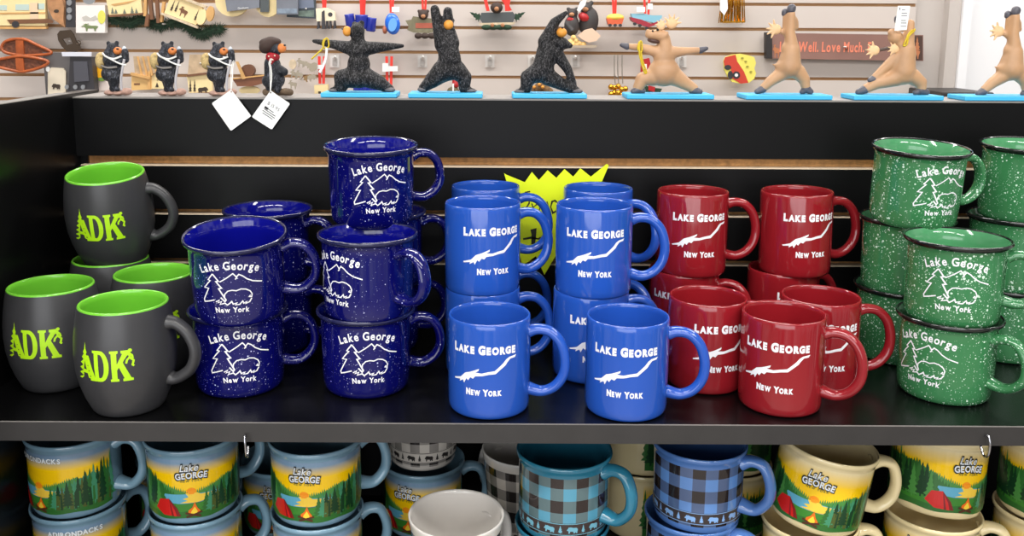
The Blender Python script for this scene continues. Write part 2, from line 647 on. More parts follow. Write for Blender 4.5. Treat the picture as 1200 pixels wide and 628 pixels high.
def adk_print():
    """tall slab letters A (as a pine), D and K with a climber on its arm"""
    a = Art()
    m = M_limeprint
    # A: pine with side boughs and the letter's legs
    rnd = random.Random(3)
    L, Rr = [], []
    for i in range(6):
        t = i / 6
        hw = 11.4 * (1 - t) ** .85
        z = 36.5 + 34 * t
        L += [(-18.4 - hw, z - 1.6), (-18.4 - hw * .34, z + 1.6)]
        Rr += [(-18.4 + hw * .9, z - 1.6), (-18.4 + hw * .34, z + 1.6)]
    a.poly([*L, (-18.4, 73.5), *Rr[::-1], (-11, 35), (-15.5, 36.4), (-16.4, 41), (-21.5, 41.6), (-22.2, 36.4), (-26, 34)], m, holes=[[(-20.6, 45.5), (-16.9, 45), (-18.9, 54)]])
    a.poly([(-13.2, 33.6), (-6.2, 33.6), (-6.2, 36.2), (-7.6, 36.6), (-13.6, 60), (-16.6, 60), (-12.2, 36.5), (-13.2, 36.2)], m, 1)
    # D with its counter
    n = 14
    arc = lambda cx, cz, rx, rz: [(cx + rx * math.cos(t), cz + rz * math.sin(t)) for t in [-PI / 2 + PI * k / n for k in range(n + 1)]]
    outer = [(-9.6, 33.4), *arc(-1.6, 49.6, 8.2, 16.2), (-9.6, 65.8), (-9.6, 63.4), (-7.8, 62.8), (-7.8, 36.4), (-9.6, 35.8)]
    inner = [(-3.6, 37.6), *arc(-2.4, 49.6, 4.4, 12.4), (-3.6, 62)]
    a.poly(outer, m, holes=[inner])
    # K
    a.poly([(7.6, 33.4), (15.4, 33.4), (15.4, 36), (14, 36.4), (14, 45.5), (15.8, 48.4), (20.2, 36.6), (19, 36), (19, 33.4), (28.4, 33.4), (28.4, 36), (26.4, 36.6), (19.4, 53.4), (23.6, 61), (25.2, 63), (25.2, 65.6),
            (18, 65.6), (18, 63), (19.4, 62.4), (14, 51.6), (14, 62.6), (15.4, 63.2), (15.4, 65.6), (7.6, 65.6), (7.6, 63.2), (9, 62.6), (9, 36.4), (7.6, 35.8)], m)
    # climber
    a.ribbon([(20.5, 57), (22.4, 60.4), (25.6, 62.6), (28, 60), (28.6, 56.6)], 1.9, m, 1)
    a.ribbon([(25.4, 62), (26.2, 57.6), (29.2, 54.4), (28, 50.2), (29.4, 48.8)], 2.0, m, 1)
    a.ribbon([(25.8, 58.4), (23.2, 55.4), (22.4, 52)], 1.9, m, 1)
    a.poly([(26.4 + 1.9 * math.cos(t), 65.2 + 1.9 * math.sin(t)) for t in [2 * PI * k / 10 for k in range(10)]], m, 1)
    for v in a.bm.verts:
        v.co.y = 58 + (v.co.y - 49.6) * .94
    return a.wrap('lettering', ADK, .0485, du=3., dv=4., base=.0003)


G_far = mat('print_far_green', (74, 140, 66), .3)
G_mid = mat('print_mid_green', (48, 108, 46), .3)
G_dark = mat('print_dark_green', (22, 62, 34), .3)
G_teal = mat('print_teal_green', (66, 142, 104), .3)
G_olive = mat('print_olive', (78, 92, 40), .3)
G_ground = mat('print_ground_green', (60, 132, 46), .3)
Y_water = mat('print_yellow_water', (246, 206, 70), .3)
B_water = mat('print_blue_water', (96, 172, 200), .3)
O_sun = mat('print_orange_sun', (248, 152, 26), .3)
T_red = mat('print_tent_red', (206, 34, 30), .3)
T_dark = mat('print_tent_shade', (128, 26, 28), .3)
F_yel = mat('print_flame_yellow', (252, 214, 60), .3)
F_org = mat('print_flame_orange', (236, 112, 24), .3)
LOGS = mat('print_log_brown', (84, 42, 26), .3)
INK = mat('print_ink', (24, 30, 28), .3)
PRINT_GREYWHITE = mat('print_pale', (226, 232, 236), .3)


def forest_scene(sky):
    a = Art()
    rnd = random.Random(12)

    def wave(u0, u1, z, amp, k, ph, n=30):
        return [(u0 + (u1 - u0) * i / n, z + amp * math.sin(k * i / n * 2 * PI + ph)) for i in range(n + 1)]
    bottom = wave(-104, 80, 8.2, .9, 4, 1.)
    a.poly([*wave(-104, 80, 28, .1, 3, 0), (80, 75.5), (-104, 75.5)], sky, 0)
    a.poly([(5 * math.cos(t), 38.5 + 4.6 * math.sin(t)) for t in [2 * PI * k / 20 for k in range(20)]], O_sun, 1)
    # far wooded shores that fall to the sun
    def shore(u0, u1, zf, m, layer, lo=33, st=2.2):
        pts, u = [(u0, lo)], u0
        sg = 1 if u1 > u0 else -1
        while (u1 - u) * sg > 0:
            t = zf(u)
            pts += [(u, t), (u + sg * st * .5, t + rnd.uniform(2.2, 5.5))]
            u += sg * st
        pts += [(u1, zf(u1)), (u1, lo)]
        a.poly(pts if sg > 0 else pts[::-1], m, layer)
    shore(-104, -4, lambda u: 36.5 + 17 * min(1, (-u - 4) / 46), G_far, 2)
    shore(5, 80, lambda u: 36.5 + 19 * min(1, (u - 5) / 62), G_far, 2)
    shore(-104, -16, lambda u: 34 + 21 * min(1, (-u - 16) / 36), G_mid, 3, st=3)
    shore(20, 80, lambda u: 34 + 20 * min(1, (u - 20) / 50), G_teal, 3, st=3)
    # lake and the sun's path
    a.poly([(-42, 33), (-30, 36), (-6, 36.4), (26, 35), (34, 33), (20, 27), (-16, 25), (-40, 28)], B_water, 4)
    a.poly([(-6, 37.4), (6, 37.4), (9, 35), (26, 34.4), (18, 32.6), (30, 31.4), (20, 29.8), (26, 28.4), (4, 26), (-12, 26.4), (-4, 29), (-9, 31), (-3, 33)], Y_water, 5)
    a.poly([(-5, 40.5), (5, 40.5), (2.4, 36), (-2.4, 36)], O_sun, 6)
    # ground
    a.poly([*bottom, (80, 30), (50, 29), (30, 27.5), (8, 25.6), (-14, 25.4), (-34, 28), (-60, 31), (-104, 33)], G_ground, 6)
    a.poly([*wave(-104, 80, 8.3, .9, 4, 1.), (80, 18), (40, 15), (10, 14), (-6, 17), (-30, 14), (-104, 18)], G_mid, 7)
    # near trees
    for k in range(17):
        u = -102 + k * 4.4
        h = 44 - max(0, u + 72) * .42 + rnd.uniform(-5, 6)
        a.poly(tree2d(u, 17 + rnd.uniform(-2, 3), 13, h + 2, 6, rnd), (G_mid, G_dark, G_dark, G_far)[k % 4], 8 + k % 2 * .5)
    for u in (-97, -84, -71):
        a.poly(tree2d(u, 16, 15, rnd.uniform(44, 50), 7, rnd), G_dark, 9)
    for k in range(17):
        u = 15 + k * 4.0
        h = 17 + (u - 15) * .48 + rnd.uniform(-3, 5)
        a.poly(tree2d(u, 13.5 + rnd.uniform(-1.5, 2), 13, h + 4, 6, rnd), (G_mid, G_teal, G_dark, G_olive, G_mid)[k % 5], 8 + k % 2 * .5)
    for k in range(13):
        u0, w = 20 + k * 4.6, rnd.uniform(2.4, 4.4)
        a.poly([(u0, 13.2), (u0 + w, 13.2), (u0 + w * .8, 30 + k * .6), (u0 + w * .2, 30 + k * .6)], (G_olive, G_dark, G_mid)[k % 3], 9)
    for u, h in ((32, 30), (50, 40), (68, 48)):
        a.poly(tree2d(u, 15, 12, h, 7, rnd), G_dark, 9.5)
    # tent
    tn = lambda l: [(-26 + (x + 26) * 1.2, 11.5 + (z - 12.4) * 1.2) for x, z in l]
    a.poly(tn([(-38, 18.5), (-30, 12.6), (-14, 12.4), (-17, 20), (-24, 28.6), (-33, 27.6)]), T_red, 10)
    a.poly(tn([(-22, 12.4), (-14, 12.4), (-17, 20), (-24, 28.6)]), T_dark, 11)
    a.poly(tn([(-20, 12.4), (-17.4, 12.4), (-19.2, 19), (-23, 26)]), T_red, 12)
    # campfire
    fr = lambda l: [(x * 1.4 + 1, 10 + (z - 10) * 1.3) for x, z in l]
    a.poly(fr([(-3.6, 12.4), (4.6, 12.4), (5, 15), (3, 18), (1.4, 23), (-.6, 18.4), (-3.4, 16)]), F_org, 11)
    a.poly(fr([(-2, 12.4), (3, 12.4), (3, 15), (1.2, 19), (-1.4, 15)]), F_yel, 12)
    a.ribbon(fr([(-5.6, 14), (5.4, 10.2)]), 2.1, LOGS, 13)
    a.ribbon(fr([(-5, 10.2), (6.4, 14)]), 2.1, LOGS, 13)
    return a


def forest_logo(kind):
    a = Art()
    if kind == 'lake':
        for m, b, l in ((INK, .15, 1), (PRINT_GREYWHITE, .012, 2)):
            k = 1 if b < .05 else 1.07
            a.text('Lake', -1.6, 62.4, 7.6, m, l, bold=b, slant=.22, width=18 * k)
            a.text('GEORGE', .6, 54.4, 6.6, m, l, bold=b + .02, width=31 * k, arc=lambda u: -.006 * u * u)
        a.text('NEW YORK', .6, 50.2, 2.2, G_olive, 1, bold=.02, space=.45)
    else:
        a.text('ADIRONDACKS', 0, 66.5, 5.4, PRINT_GREYWHITE, 1, bold=.03, space=.16, aspect=.9)
    return a


def band_art(strip, motif, line):
    """bears and pines marching round between two stitched lines"""
    a = Art()
    L = 2 * PI * 46.2
    n = 12
    a.poly([(-L / 2 + .01, 11.5), (L / 2 - .01, 11.5), (L / 2 - .01, 25), (-L / 2 + .01, 25)], strip, 0)
    for z in (12.2, 24.3):
        a.poly([(-L / 2 + .01, z - .35), (L / 2 - .01, z - .35), (L / 2 - .01, z + .35), (-L / 2 + .01, z + .35)], line, 1)
    for i in range(n):
        u = -L / 2 + (i + .5) * L / n
        a.poly([(u - 10.5 + x * 11.5, 14.3 + y * 7.6) for x, y in BEAR[::-1]], motif, 1)
        a.poly(tree2d(u + 7, 14, 5.4, 9, 4), motif, 1)
    return a


KIND = {}


def kind_parts(kind):
    """the shared meshes of one kind of mug: list of (part name, mesh, label or None)"""
    if kind in KIND:
        return KIND[kind]
    out = []
    if kind in ('royal', 'red'):
        m = M_royal if kind == 'royal' else M_red
        if 'lake' not in KIND:
            KIND['lake'] = lake_print()
        out = [('body', finish(lathe(CYL), 'body', m), None), ('handle', handle_mesh('handle', HP_CYL, .0052, .0062, m), None), ('lettering', KIND['lake'], 'white LAKE GEORGE NEW YORK print with the lake outline')]
    elif kind in ('navy', 'green'):
        mo, mn, mr = (M_navy, M_navy_in, M_navy_rim) if kind == 'navy' else (M_green, M_green_in, M_black_rim)
        if 'camp' not in KIND:
            KIND['camp'] = camp_print()
        n1 = len(CAMP) - 1
        body = lathe(CAMP + CAMP_IN, mi=[0] * n1 + [1] * len(CAMP_IN))
        bmesh.ops.delete(body, geom=[f for f in body.faces if f.material_index == 1 and max(v.co.z for v in f.verts) > .0837 and min(v.co.z for v in f.verts) < .0795 and max(v.co.xy.length for v in f.verts) > .0486], context='FACES_ONLY')
        out = [('body', finish(body, 'body', [mo, mn], recalc=False), None), ('rim', finish(lathe(CAMP_LIP), 'rim', mr, recalc=False), 'dark glossy lip' if kind == 'navy' else 'black enamel lip'),
               ('handle', handle_mesh('handle', HP_CAMP, .0048, .0078, mo), None), ('lettering', KIND['camp'], 'white hand-lettered scene of tree, mountain and bear')]
    elif kind == 'adk':
        out = [('body', finish(lathe(ADK), 'body', M_matte, recalc=False), None), ('lining', finish(lathe(ADK_IN), 'lining', M_lime, recalc=False), 'lime green glazed inside and rim'),
               ('handle', handle_mesh('handle', HP_ADK, .0056, .0072, M_matte, ends=1.35), None), ('lettering', adk_print(), 'lime ADK lettering with a pine and a climber')]
    elif kind in ('slate', 'cream', 'slate_adk'):
        m = M_cream if kind == 'cream' else M_slate
        g = (232, 214, 166) if kind == 'cream' else (118, 146, 172)
        sky = sky_print('cream_sunset_print' if kind == 'cream' else 'slate_sunset_print', g, (252, 204, 10), .058, .071 if kind != 'cream' else .075)
        key = 'art_' + ('cream' if kind == 'cream' else 'slate')
        if key not in KIND:
            KIND[key] = forest_scene(sky).wrap('printed_scene', CAN, .0478, a0=-112, du=4.)
        logo = forest_logo('adk' if kind == 'slate_adk' else 'lake').wrap('printed_logo', CAN, .0478, a0=-112, base=.0015)
        out = [('body', finish(lathe(CAN + CAN_LIP[1:] + CAN_IN[1:]), 'body', m, recalc=False), None), ('handle', handle_mesh('handle', HP_CAN, .0056, .0082, m, 1.4), None),
               ('printed_scene', KIND[key], 'printed lake sunset with pines, red tent and campfire'), ('printed_logo', logo, 'white script logo with dark outline' if kind != 'slate_adk' else 'white ADIRONDACKS lettering')]
    elif kind in ('teal', 'denim'):
        if kind == 'teal':
            m, bm_ = M_teal, plaid('teal_plaid', (40, 112, 138), (82, 148, 174), (86, 108, 112), (40, 31, 30), .0085, .0735)
            st, mo = mat('print_umber', (58, 48, 46), .3), mat('print_teal_pale', (110, 170, 190), .3)
        else:
            m, bm_ = M_denim, plaid('denim_plaid', (78, 118, 182), (96, 142, 206), (78, 98, 136), (38, 31, 31), .0085, .0735)
            st, mo = mat('print_umber_grey', (56, 48, 48), .3), mat('print_denim_pale', (130, 172, 225), .3)
        out = [('body', finish(lathe(CAN + CAN_LIP[1:] + CAN_IN[1:], mi=[0] * (len(CAN) - 1) + [1] * 40), 'body', [bm_, m], recalc=False), None), ('handle', handle_mesh('handle', HP_CAN, .0058, .0082, m, 1.4), None),
               ('printed_band', band_art(st, mo, mo).wrap('printed_band', CAN, .0478, du=4.), 'band of pale bears and pines')]
    elif kind == 'checked':
        pl = plaid('grey_plaid', (226, 218, 208), (214, 206, 196), (150, 144, 138), (46, 41, 40), .0065, .1)
        no = len([p for p in TALL if p[1] <= .1085]) 
        mi = [0 if i < 9 else 1 for i in range(len(TALL) - 1)]
        out = [('body', finish(lathe(TALL, mi=mi), 'body', [pl, M_offwhite], recalc=False), None), ('handle', handle_mesh('handle', HP_TALL, .0055, .0078, M_offwhite, 1.35), None),
               ('printed_band', band_art(mat('print_bone', (216, 208, 198), .3), mat('print_charcoal', (48, 43, 42), .3), mat('print_charcoal', (48, 43, 42), .3)).wrap('printed_band', TALL, .0462, du=4.), 'pale band of dark bears and pines')]
    KIND[kind] = out
    return out


def mug(kind, x, y, z, phi, label, group, tilt=None, name='mug'):
    """tilt = (toward the viewer, to the right) in degrees about the base"""
    rot = Matrix.Rotation(R_(phi), 4, 'Z')
    if tilt:
        rot = Matrix.Rotation(R_(tilt[0]), 4, 'X') @ Matrix.Rotation(R_(tilt[1]), 4, 'Y') @ rot
    t = empty(name, (x, y, z), rot.to_euler())
    tag(t, label, 'mug', group)
    for pn, me, lb in kind_parts(kind):
        o = link_mesh(pn, me, t)
        if lb:
            o['label'] = lb
    return t


E0 = .0006
# --- matt charcoal mugs
g = 'charcoal mugs with lime linings'
mug('adk', -.3601, .8664, E0, -5, 'charcoal barrel mug with lime inside, on the shelf lip in front of the others', g)
mug('adk', -.4592, .9247, E0, -1, 'charcoal barrel mug with lime inside, standing against the end panel', g)
mug('adk', -.4440, 1.0400, E0, 5, 'charcoal mug carrying another one, only its lime rim and shoulder showing', g)
mug('adk', -.4370, 1.0400, .1050, 5, 'charcoal barrel mug leaning forward on top of another one', g, tilt=(9, 0))
mug('adk', -.3700, .9760, E0, 15, 'charcoal mug with lime rim half hidden between the stack and the front mug', g)
# --- navy speckled campfire mugs
g = 'navy speckled campfire mugs'
ST = .0828
mug('navy', -.2638, .9233, E0, 15, 'navy speckled mug on the shelf nearest the charcoal mugs, carrying a tilted one', g)
mug('navy', -.2560, .908, ST + .004, 6, 'navy speckled mug tipped forward, on the stack nearest the charcoal mugs', g, tilt=(8.5, 0))
mug('navy', -.1296, .9232, E0, 10, 'navy speckled mug on the shelf in front of the three-high navy stack', g)
mug('navy', -.1253, .9158, ST, -38, 'navy speckled mug turned handle forward, on a two-high stack', g)
mug('navy', -.1300, 1.045, E0, 14, 'navy speckled mug at the bottom of the three-high stack, almost hidden', g)
mug('navy', -.1250, 1.033, ST, 14, 'navy speckled mug in the middle of the three-high stack, mostly its handle showing', g)
mug('navy', -.1303, .9950, 2 * ST - .0010, 20, 'navy speckled mug topmost of the three-high stack', g, tilt=(3.5, 0))
mug('navy', -.2577, 1.044, E0, -12, 'navy speckled mug at the bottom of the rear stack, hidden by the tilted one', g)
mug('navy', -.2577, 1.040, ST, -8, 'navy speckled mug on the rear stack, its rim showing behind the tilted one', g)
# --- royal blue cylinder mugs
g = 'royal blue souvenir mugs'
SC = .0944
mug('royal', .0003, .8714, E0, -8, 'royal blue mug on the shelf lip beside the navy mugs', g)
mug('royal', .1372, .8675, E0, -10.5, 'royal blue mug on the shelf lip beside the red mugs', g)
mug('royal', -.0072, .9690, E0, 8, 'royal blue mug under another, behind the front one beside the navy mugs', g)
mug('royal', -.0075, .9675, SC, 17, 'royal blue mug on top, in front row of the stack beside the navy mugs', g)
mug('royal', -.0050, 1.0700, E0, 2, 'royal blue mug at the back bottom beside the navy stack, only a handle showing', g)
mug('royal', -.0050, 1.0720, SC, 0, 'royal blue mug at the back top beside the navy stack, partly hiding the yellow sign', g)
mug('royal', .1110, .9620, E0, 8, 'royal blue mug under another, its print half hidden by the front mug beside the reds', g)
mug('royal', .1124, .9595, SC, -4, 'royal blue mug on top with its whole print showing, beside the red mugs', g)
mug('royal', .1260, 1.0610, E0, -40, 'royal blue mug at the back bottom near the red mugs, nearly hidden', g)
mug('royal', .1280, 1.0620, SC, -35, 'royal blue mug at the back top near the red mugs, covering the sign edge', g)
# --- red cylinder mugs
g = 'red souvenir mugs'
mug('red', .2310, 1.0500, E0, -20, 'dark red mug at the bottom of the back stack next to the blue mugs', g)
mug('red', .2367, 1.0460, SC, 2, 'dark red mug on top of the back stack next to the blue mugs', g)
mug('red', .3500, 1.0540, E0, 20, 'dark red mug at the bottom of the back stack next to the green mugs', g)
mug('red', .3599, 1.0479, SC, 8, 'dark red mug on top of the back stack next to the green mugs', g, tilt=(0, -1))
mug('red', .2325, .9356, E0, 14, 'dark red mug on the shelf behind the royal blue mug handle', g)
mug('red', .2954, .8799, E0, -26, 'dark red mug foremost on the shelf lip', g)
mug('red', .3535, .9396, E0, -3, 'dark red mug on the shelf behind the foremost red one, by the green mugs', g)
# --- green speckled campfire mugs
g = 'green speckled campfire mugs'
mug('green', .4784, .9132, E0, -52, 'green speckled mug on the shelf, bottom of the front stack', g)
mug('green', .4794, .9132, .0816, -25, 'green speckled mug on top of the two-high front stack', g)
mug('green', .4770, 1.0230, E0, 60, 'green speckled mug bottom of the three-high stack, beside the red handle', g)
mug('green', .4765, 1.0200, .0816, 60, 'green speckled mug in the middle of the three-high stack, no print showing', g)
mug('green', .4735, 1.0040, .1645, 10, 'green speckled mug topmost of the three-high stack, print showing', g, tilt=(4.5, 1.))
mug('green', .6060, 1.0320, E0, 70, 'green speckled mug bottom of the stack cut by the photo edge', g)
mug('green', .6060, 1.0310, .0816, 50, 'green speckled mug in the middle of the stack cut by the photo edge', g)
mug('green', .6100, 1.0280, .1645, 30, 'green speckled mug topmost of the stack cut by the photo edge', g, tilt=(3, 0))

# --- lower shelf
ZL = -.2335
LB, LT = ZL + E0, ZL + .0850
g = 'printed mugs on the lower shelf'
mug('slate_adk', -.4600, .9520, LT, -3, 'slate blue ADIRONDACKS mug with sunset print at the shelf end, upper of two', g)
mug('slate_adk', -.4600, .9530, LB, 40, 'slate blue ADIRONDACKS mug at the shelf end, lower of two', g)
mug('slate', -.3262, .9440, LT, 37, 'slate blue sunset mug, second from the end panel, upper of two', g)
mug('slate', -.3262, .9450, LB, 25, 'slate blue sunset mug, second from the end panel, lower of two', g)
mug('slate', -.1890, .9380, LT, 17, 'slate blue sunset mug, third from the end panel, upper of two', g)
mug('slate', -.1890, .9370, LB, 17, 'slate blue sunset mug, third from the end panel, lower of two', g)
mug('slate', -.0800, 1.0560, LB, 0, 'slate blue sunset mug carrying the black checked mug, behind the white cup', g)
mug('checked', -.0810, 1.0600, LT - .001, 5, 'black and white checked mug with bear band, set on a slate blue mug', g)
mug('checked', -.0330, .8780, LB, 45, 'white-lined mug standing alone in front, its open inside showing', g)
mug('teal', .0806, .9090, LT, -31, 'teal plaid mug with bear band, upper of two', g)
mug('teal', .0800, .9130, LB, -31, 'teal plaid mug under another one', g)
mug('checked', .0420, 1.0300, LB, 130, 'black and white checked mug peeking out behind the teal plaid mug', g)
mug('denim', .2288, .9300, LT, -30, 'denim blue plaid mug with bear band, upper of two', g)
mug('denim', .2240, .9340, LB, -35, 'denim blue plaid mug under another one', g)
mug('cream', .1900, 1.0550, LT, 140, 'cream sunset mug behind the gap between the teal and denim mugs, upper', g)
mug('cream', .1900, 1.0560, LB, 140, 'cream sunset mug behind the gap between the teal and denim mugs, lower', g)
mug('cream', .2980, 1.0550, LT, 140, 'cream sunset mug behind the denim mug handle, upper', g)
mug('cream', .2980, 1.0560, LB, 140, 'cream sunset mug behind the denim mug handle, lower', g)
mug('cream', .3520, .9180, LT + .006, -5, 'cream sunset mug tipped on its stack next to the denim plaid mug', g, tilt=(2, 8))
mug('cream', .3500, .9200, LB, -5, 'cream sunset mug under the tipped one', g)
mug('cream', .4945, .9420, LT + .006, 32, 'cream sunset mug with the tent turned forward, upper of two, below the green mugs', g, tilt=(-6, 4))
mug('cream', .4930, .9400, LB, -20, 'cream sunset mug below the green mugs, lower of two', g)
mug('cream', .6200, .9440, LT, 20, 'cream sunset mug cut by the photo edge, upper of two', g)
mug('cream', .6200, .9450, LB, 20, 'cream sunset mug cut by the photo edge, lower of two', g)
mug('slate', -.3850, 1.0640, LB, 20, 'slate blue sunset mug in the dark second row near the end panel', g)
mug('slate', -.2550, 1.0580, LB, 20, 'slate blue sunset mug in the dark second row between the front pairs', g)

# ================================================================== DISPLAY GONDOLA
YB = 1.12          # face of the back panel
XE = -.512         # face of the end panel
ZLEDGE = .2897
YF = .8265         # front edge of the upper shelf
gd = tag(empty('display_gondola', (0, .95, ZL)), 'black laminate display gondola with slatted back, two shelves and end panel', 'shelf')


def gpart(name, m, lst, bevel=0., label=None):
    o = boxes(name, m, [(a, b, c - .95, d - .95, e - ZL, f - ZL) for a, b, c, d, e, f in lst], gd, bevel)
    if label:
        o['label'] = label
    return o


XR = 1.05
gpart('shelf_board', M_black, [(XE, XR, YF + .0012, YB, -.0195, 0)])
gpart('shelf_edging', M_blackedge, [(XE, XR, YF, YF + .0012, -.0197, 0)], label='grey-black edge band along the shelf front')
gpart('edge_line', mat('worn_edge_grey', (122, 118, 115), .5), [(XE, XR, YF - .0003, YF + .0012, -.0005, .0001)], label='worn pale line along the top of the edge band')
gpart('lower_shelf_board', M_black, [(XE, XR, .78, YB, ZL - .02, ZL)])
rows = [(.2168, ZLEDGE - .002), (.1500, .2043), (.0870, .1428), (.0, .0800), (-.066, -.0195), (-.140, -.0740), (ZL, -.148)]
for k, (a, b) in enumerate(rows):
    gpart('back_slat', M_panel, [(XE, XR, YB, YB + .006, a, b)])
gpart('slot_backing', M_mdf, [(XE + .009, XR, YB + .0145, YB + .02, ZL, ZLEDGE - .004)], label='raw brown fibreboard showing in the slots')
gpart('backing_end', M_black, [(XE - .002, XE + .009, YB + .0105, YB + .02, ZL, ZLEDGE - .004)])
for a, b in rows:
    if b < .28:
        gpart('slot_lip', M_mdflip, [(XE + .004, XR, YB + .0006, YB + .0146, b - .0001, b + .0012)], label='pale slot lip')
gpart('top_ledge', mat('grey_laminate_cap', (150, 144, 140), .5), [(XE - .018, XR, YB + .0065, YB + .075, ZLEDGE - .014, ZLEDGE)], label='grey top cap')
gpart('ledge_edging', M_greyedge, [(XE, XR, YB - .001, YB + .0064, ZLEDGE - .0018, ZLEDGE)], label='thin grey ledge edge')
gpart('end_panel', mat('black_end_laminate', (11, 11, 12), .3, 0, bump=.02, bscale=300, spec=.28), [(XE - .018, XE, .70, YB + .075, -1.2, .2935)])
gpart('end_panel_edging', M_greyedge, [(XE - .0182, XE + .0002, .70, YB + .001, .2935, .2943)], label='grey top edge of the end panel')
gpart('base_plinth', M_black, [(XE, XR, .80, YB, -1.2, ZL - .02)])

# wire hooks hanging from the shelf edge
M_chrome = mat('chrome_wire', (190, 190, 195), .2, 0, 1.)
for u, lb in ((287, 'small chrome wire clip under the shelf lip above the slate blue mugs'), (1157, 'small chrome wire clip under the shelf lip above the cream mugs')):
    p = P(u, 511, YF - .004)
    pts = [p + Vector(d) for d in ((0, .006, -.004), (0, -.001, .001), (.001, -.004, -.006), (.0012, -.0025, -.018), (.0008, .004, -.022), (.0, .010, -.014))]
    tag(wire('wire_hook', pts, .0012, M_chrome), lb, 'hook', 'wire clips under the shelf')

# ================================================================== YELLOW PRICE BURST
ps = P(655, 250, 1.1135)
bs = tag(empty('price_sign', (ps.x, 1.1135, ps.z)), 'fluorescent yellow starburst price card behind the royal blue mugs', 'sign')
M_fluo = mat('fluorescent_card', (226, 244, 16), .6)
M_marker = mat('black_marker', (36, 40, 16), .6)
pts = [(590.7, 203), (593, 204.5), (615, 213.5), (623.3, 201.5), (631.5, 211), (641.8, 199.5), (652, 208.5), (661.5, 198), (671.8, 207), (680, 197), (692.5, 207), (711, 192), (713.5, 194), (704, 216), (716, 226), (706, 238), (719, 250), (706, 262),
       (716, 276), (703, 286), (712, 306), (692, 298), (683, 314), (672, 299), (661, 316), (651, 300), (638, 322), (628, 300), (612, 312), (608, 292), (594, 290), (604, 274), (590, 262), (603, 250), (590, 238), (604, 228), (594, 214)]
bm = bmesh.new()
loc = [P(u, v, 1.1135) - ps for u, v in pts]
f = [bm.verts.new((q.x, 0, q.z)) for q in loc]
bk = [bm.verts.new((q.x, .0006, q.z)) for q in loc]
tri = tessellate_polygon([loc])
for t in tri:
    bm.faces.new([f[i] for i in t])
    bm.faces.new([bk[i] for i in t][::-1])
for i in range(len(f)):
    q = (i + 1) % len(f)
    bm.faces.new((f[i], f[q], bk[q], bk[i]))
link_mesh('card', finish(bm, 'card', M_fluo, smooth=False), bs)
a = Art()


def mk(lst, w=1.6, wob=.25):
    a.ribbon([((P(560 + x / 4.83, 170 + y / 4.83, 1.1135) - ps).x * 1000, (P(560 + x / 4.83, 170 + y / 4.83, 1.1135) - ps).z * 1000) for x, y in lst], w, M_marker, wob=wob)


mk([(296, 262), (270, 268), (252, 296), (262, 316), (284, 300), (294, 268), (290, 330), (276, 352)])
mk([(305, 330), (322, 380), (316, 350), (340, 330), (354, 345), (345, 380), (330, 384)])
mk([(372, 384), (400, 350), (392, 322), (372, 340), (378, 380), (398, 392)])
mk([(440, 312), (420, 320), (412, 350), (424, 384), (446, 372), (452, 330), (438, 314)], 2.)
mk([(470, 320), (470, 380), (480, 340), (500, 324)], 1.8)
mk([(300, 490), (318, 486), (312, 584)], 5.5, .1)
mk([(256, 532), (300, 524), (348, 532)], 2.4)
mk([(344, 530), (380, 524)], 3.2)
mk([(270, 590), (330, 578)], 3.4)
mk([(396, 560), (410, 590), (392, 604)], 2.)
link_mesh('handwriting', a.flat('handwriting'), bs)['label'] = 'black marker handwriting'

# ================================================================== ROOM
M_slat = mat('taupe_slatwall', (203, 193, 186), .55, var=.05, vscale=3)
M_groove = mat('slatwall_groove', (176, 136, 96), .8)
M_column = mat('grey_wall_paint', (192, 184, 178), .6)
M_doorw = mat('white_door_paint', (238, 238, 240), .5)
M_floor = mat('grey_floor_tile', (150, 142, 134), .4, var=.1, vscale=6)
YW = 2.70
pitch = .0715
lst = []
zt = P(600, 5.4, YW).z
x1 = P(1073, 20, YW).x
k0 = -22
for k in range(k0, 26):
    z = zt + k * pitch
    lst.append((-3.2, x1, YW, YW + .012, z + .009, z + pitch))
boxes('wall_back', M_slat, lst, kind='structure')
boxes('trim_1', M_groove, [(-3.2, x1, YW + .0085, YW + .02, zt + k0 * pitch, zt + 26 * pitch)], kind='structure')
boxes('wall_right', M_column, [(x1 + .002, P(1106, 40, YW).x, YW + .012, YW + .1, -1.2, 2.2), (P(1106, 40, YW).x, P(1120, 40, YW).x, YW - .02, YW + .1, -1.2, 2.2)], kind='structure')
xd = P(1120, 40, YW).x
boxes('trim_2', M_doorw, [(xd + .001, xd + .026, YW - .03, YW + .1, -1.2, 2.2)], kind='structure')
boxes('door_1', M_doorw, [(xd + .028, xd + 1.3, YW + .0, YW + .06, -1.2, 2.2)], kind='structure')
boxes('floor', M_floor, [(-3.2, 3.2, -2.6, YW + .1, -1.25, -1.2)], kind='structure')

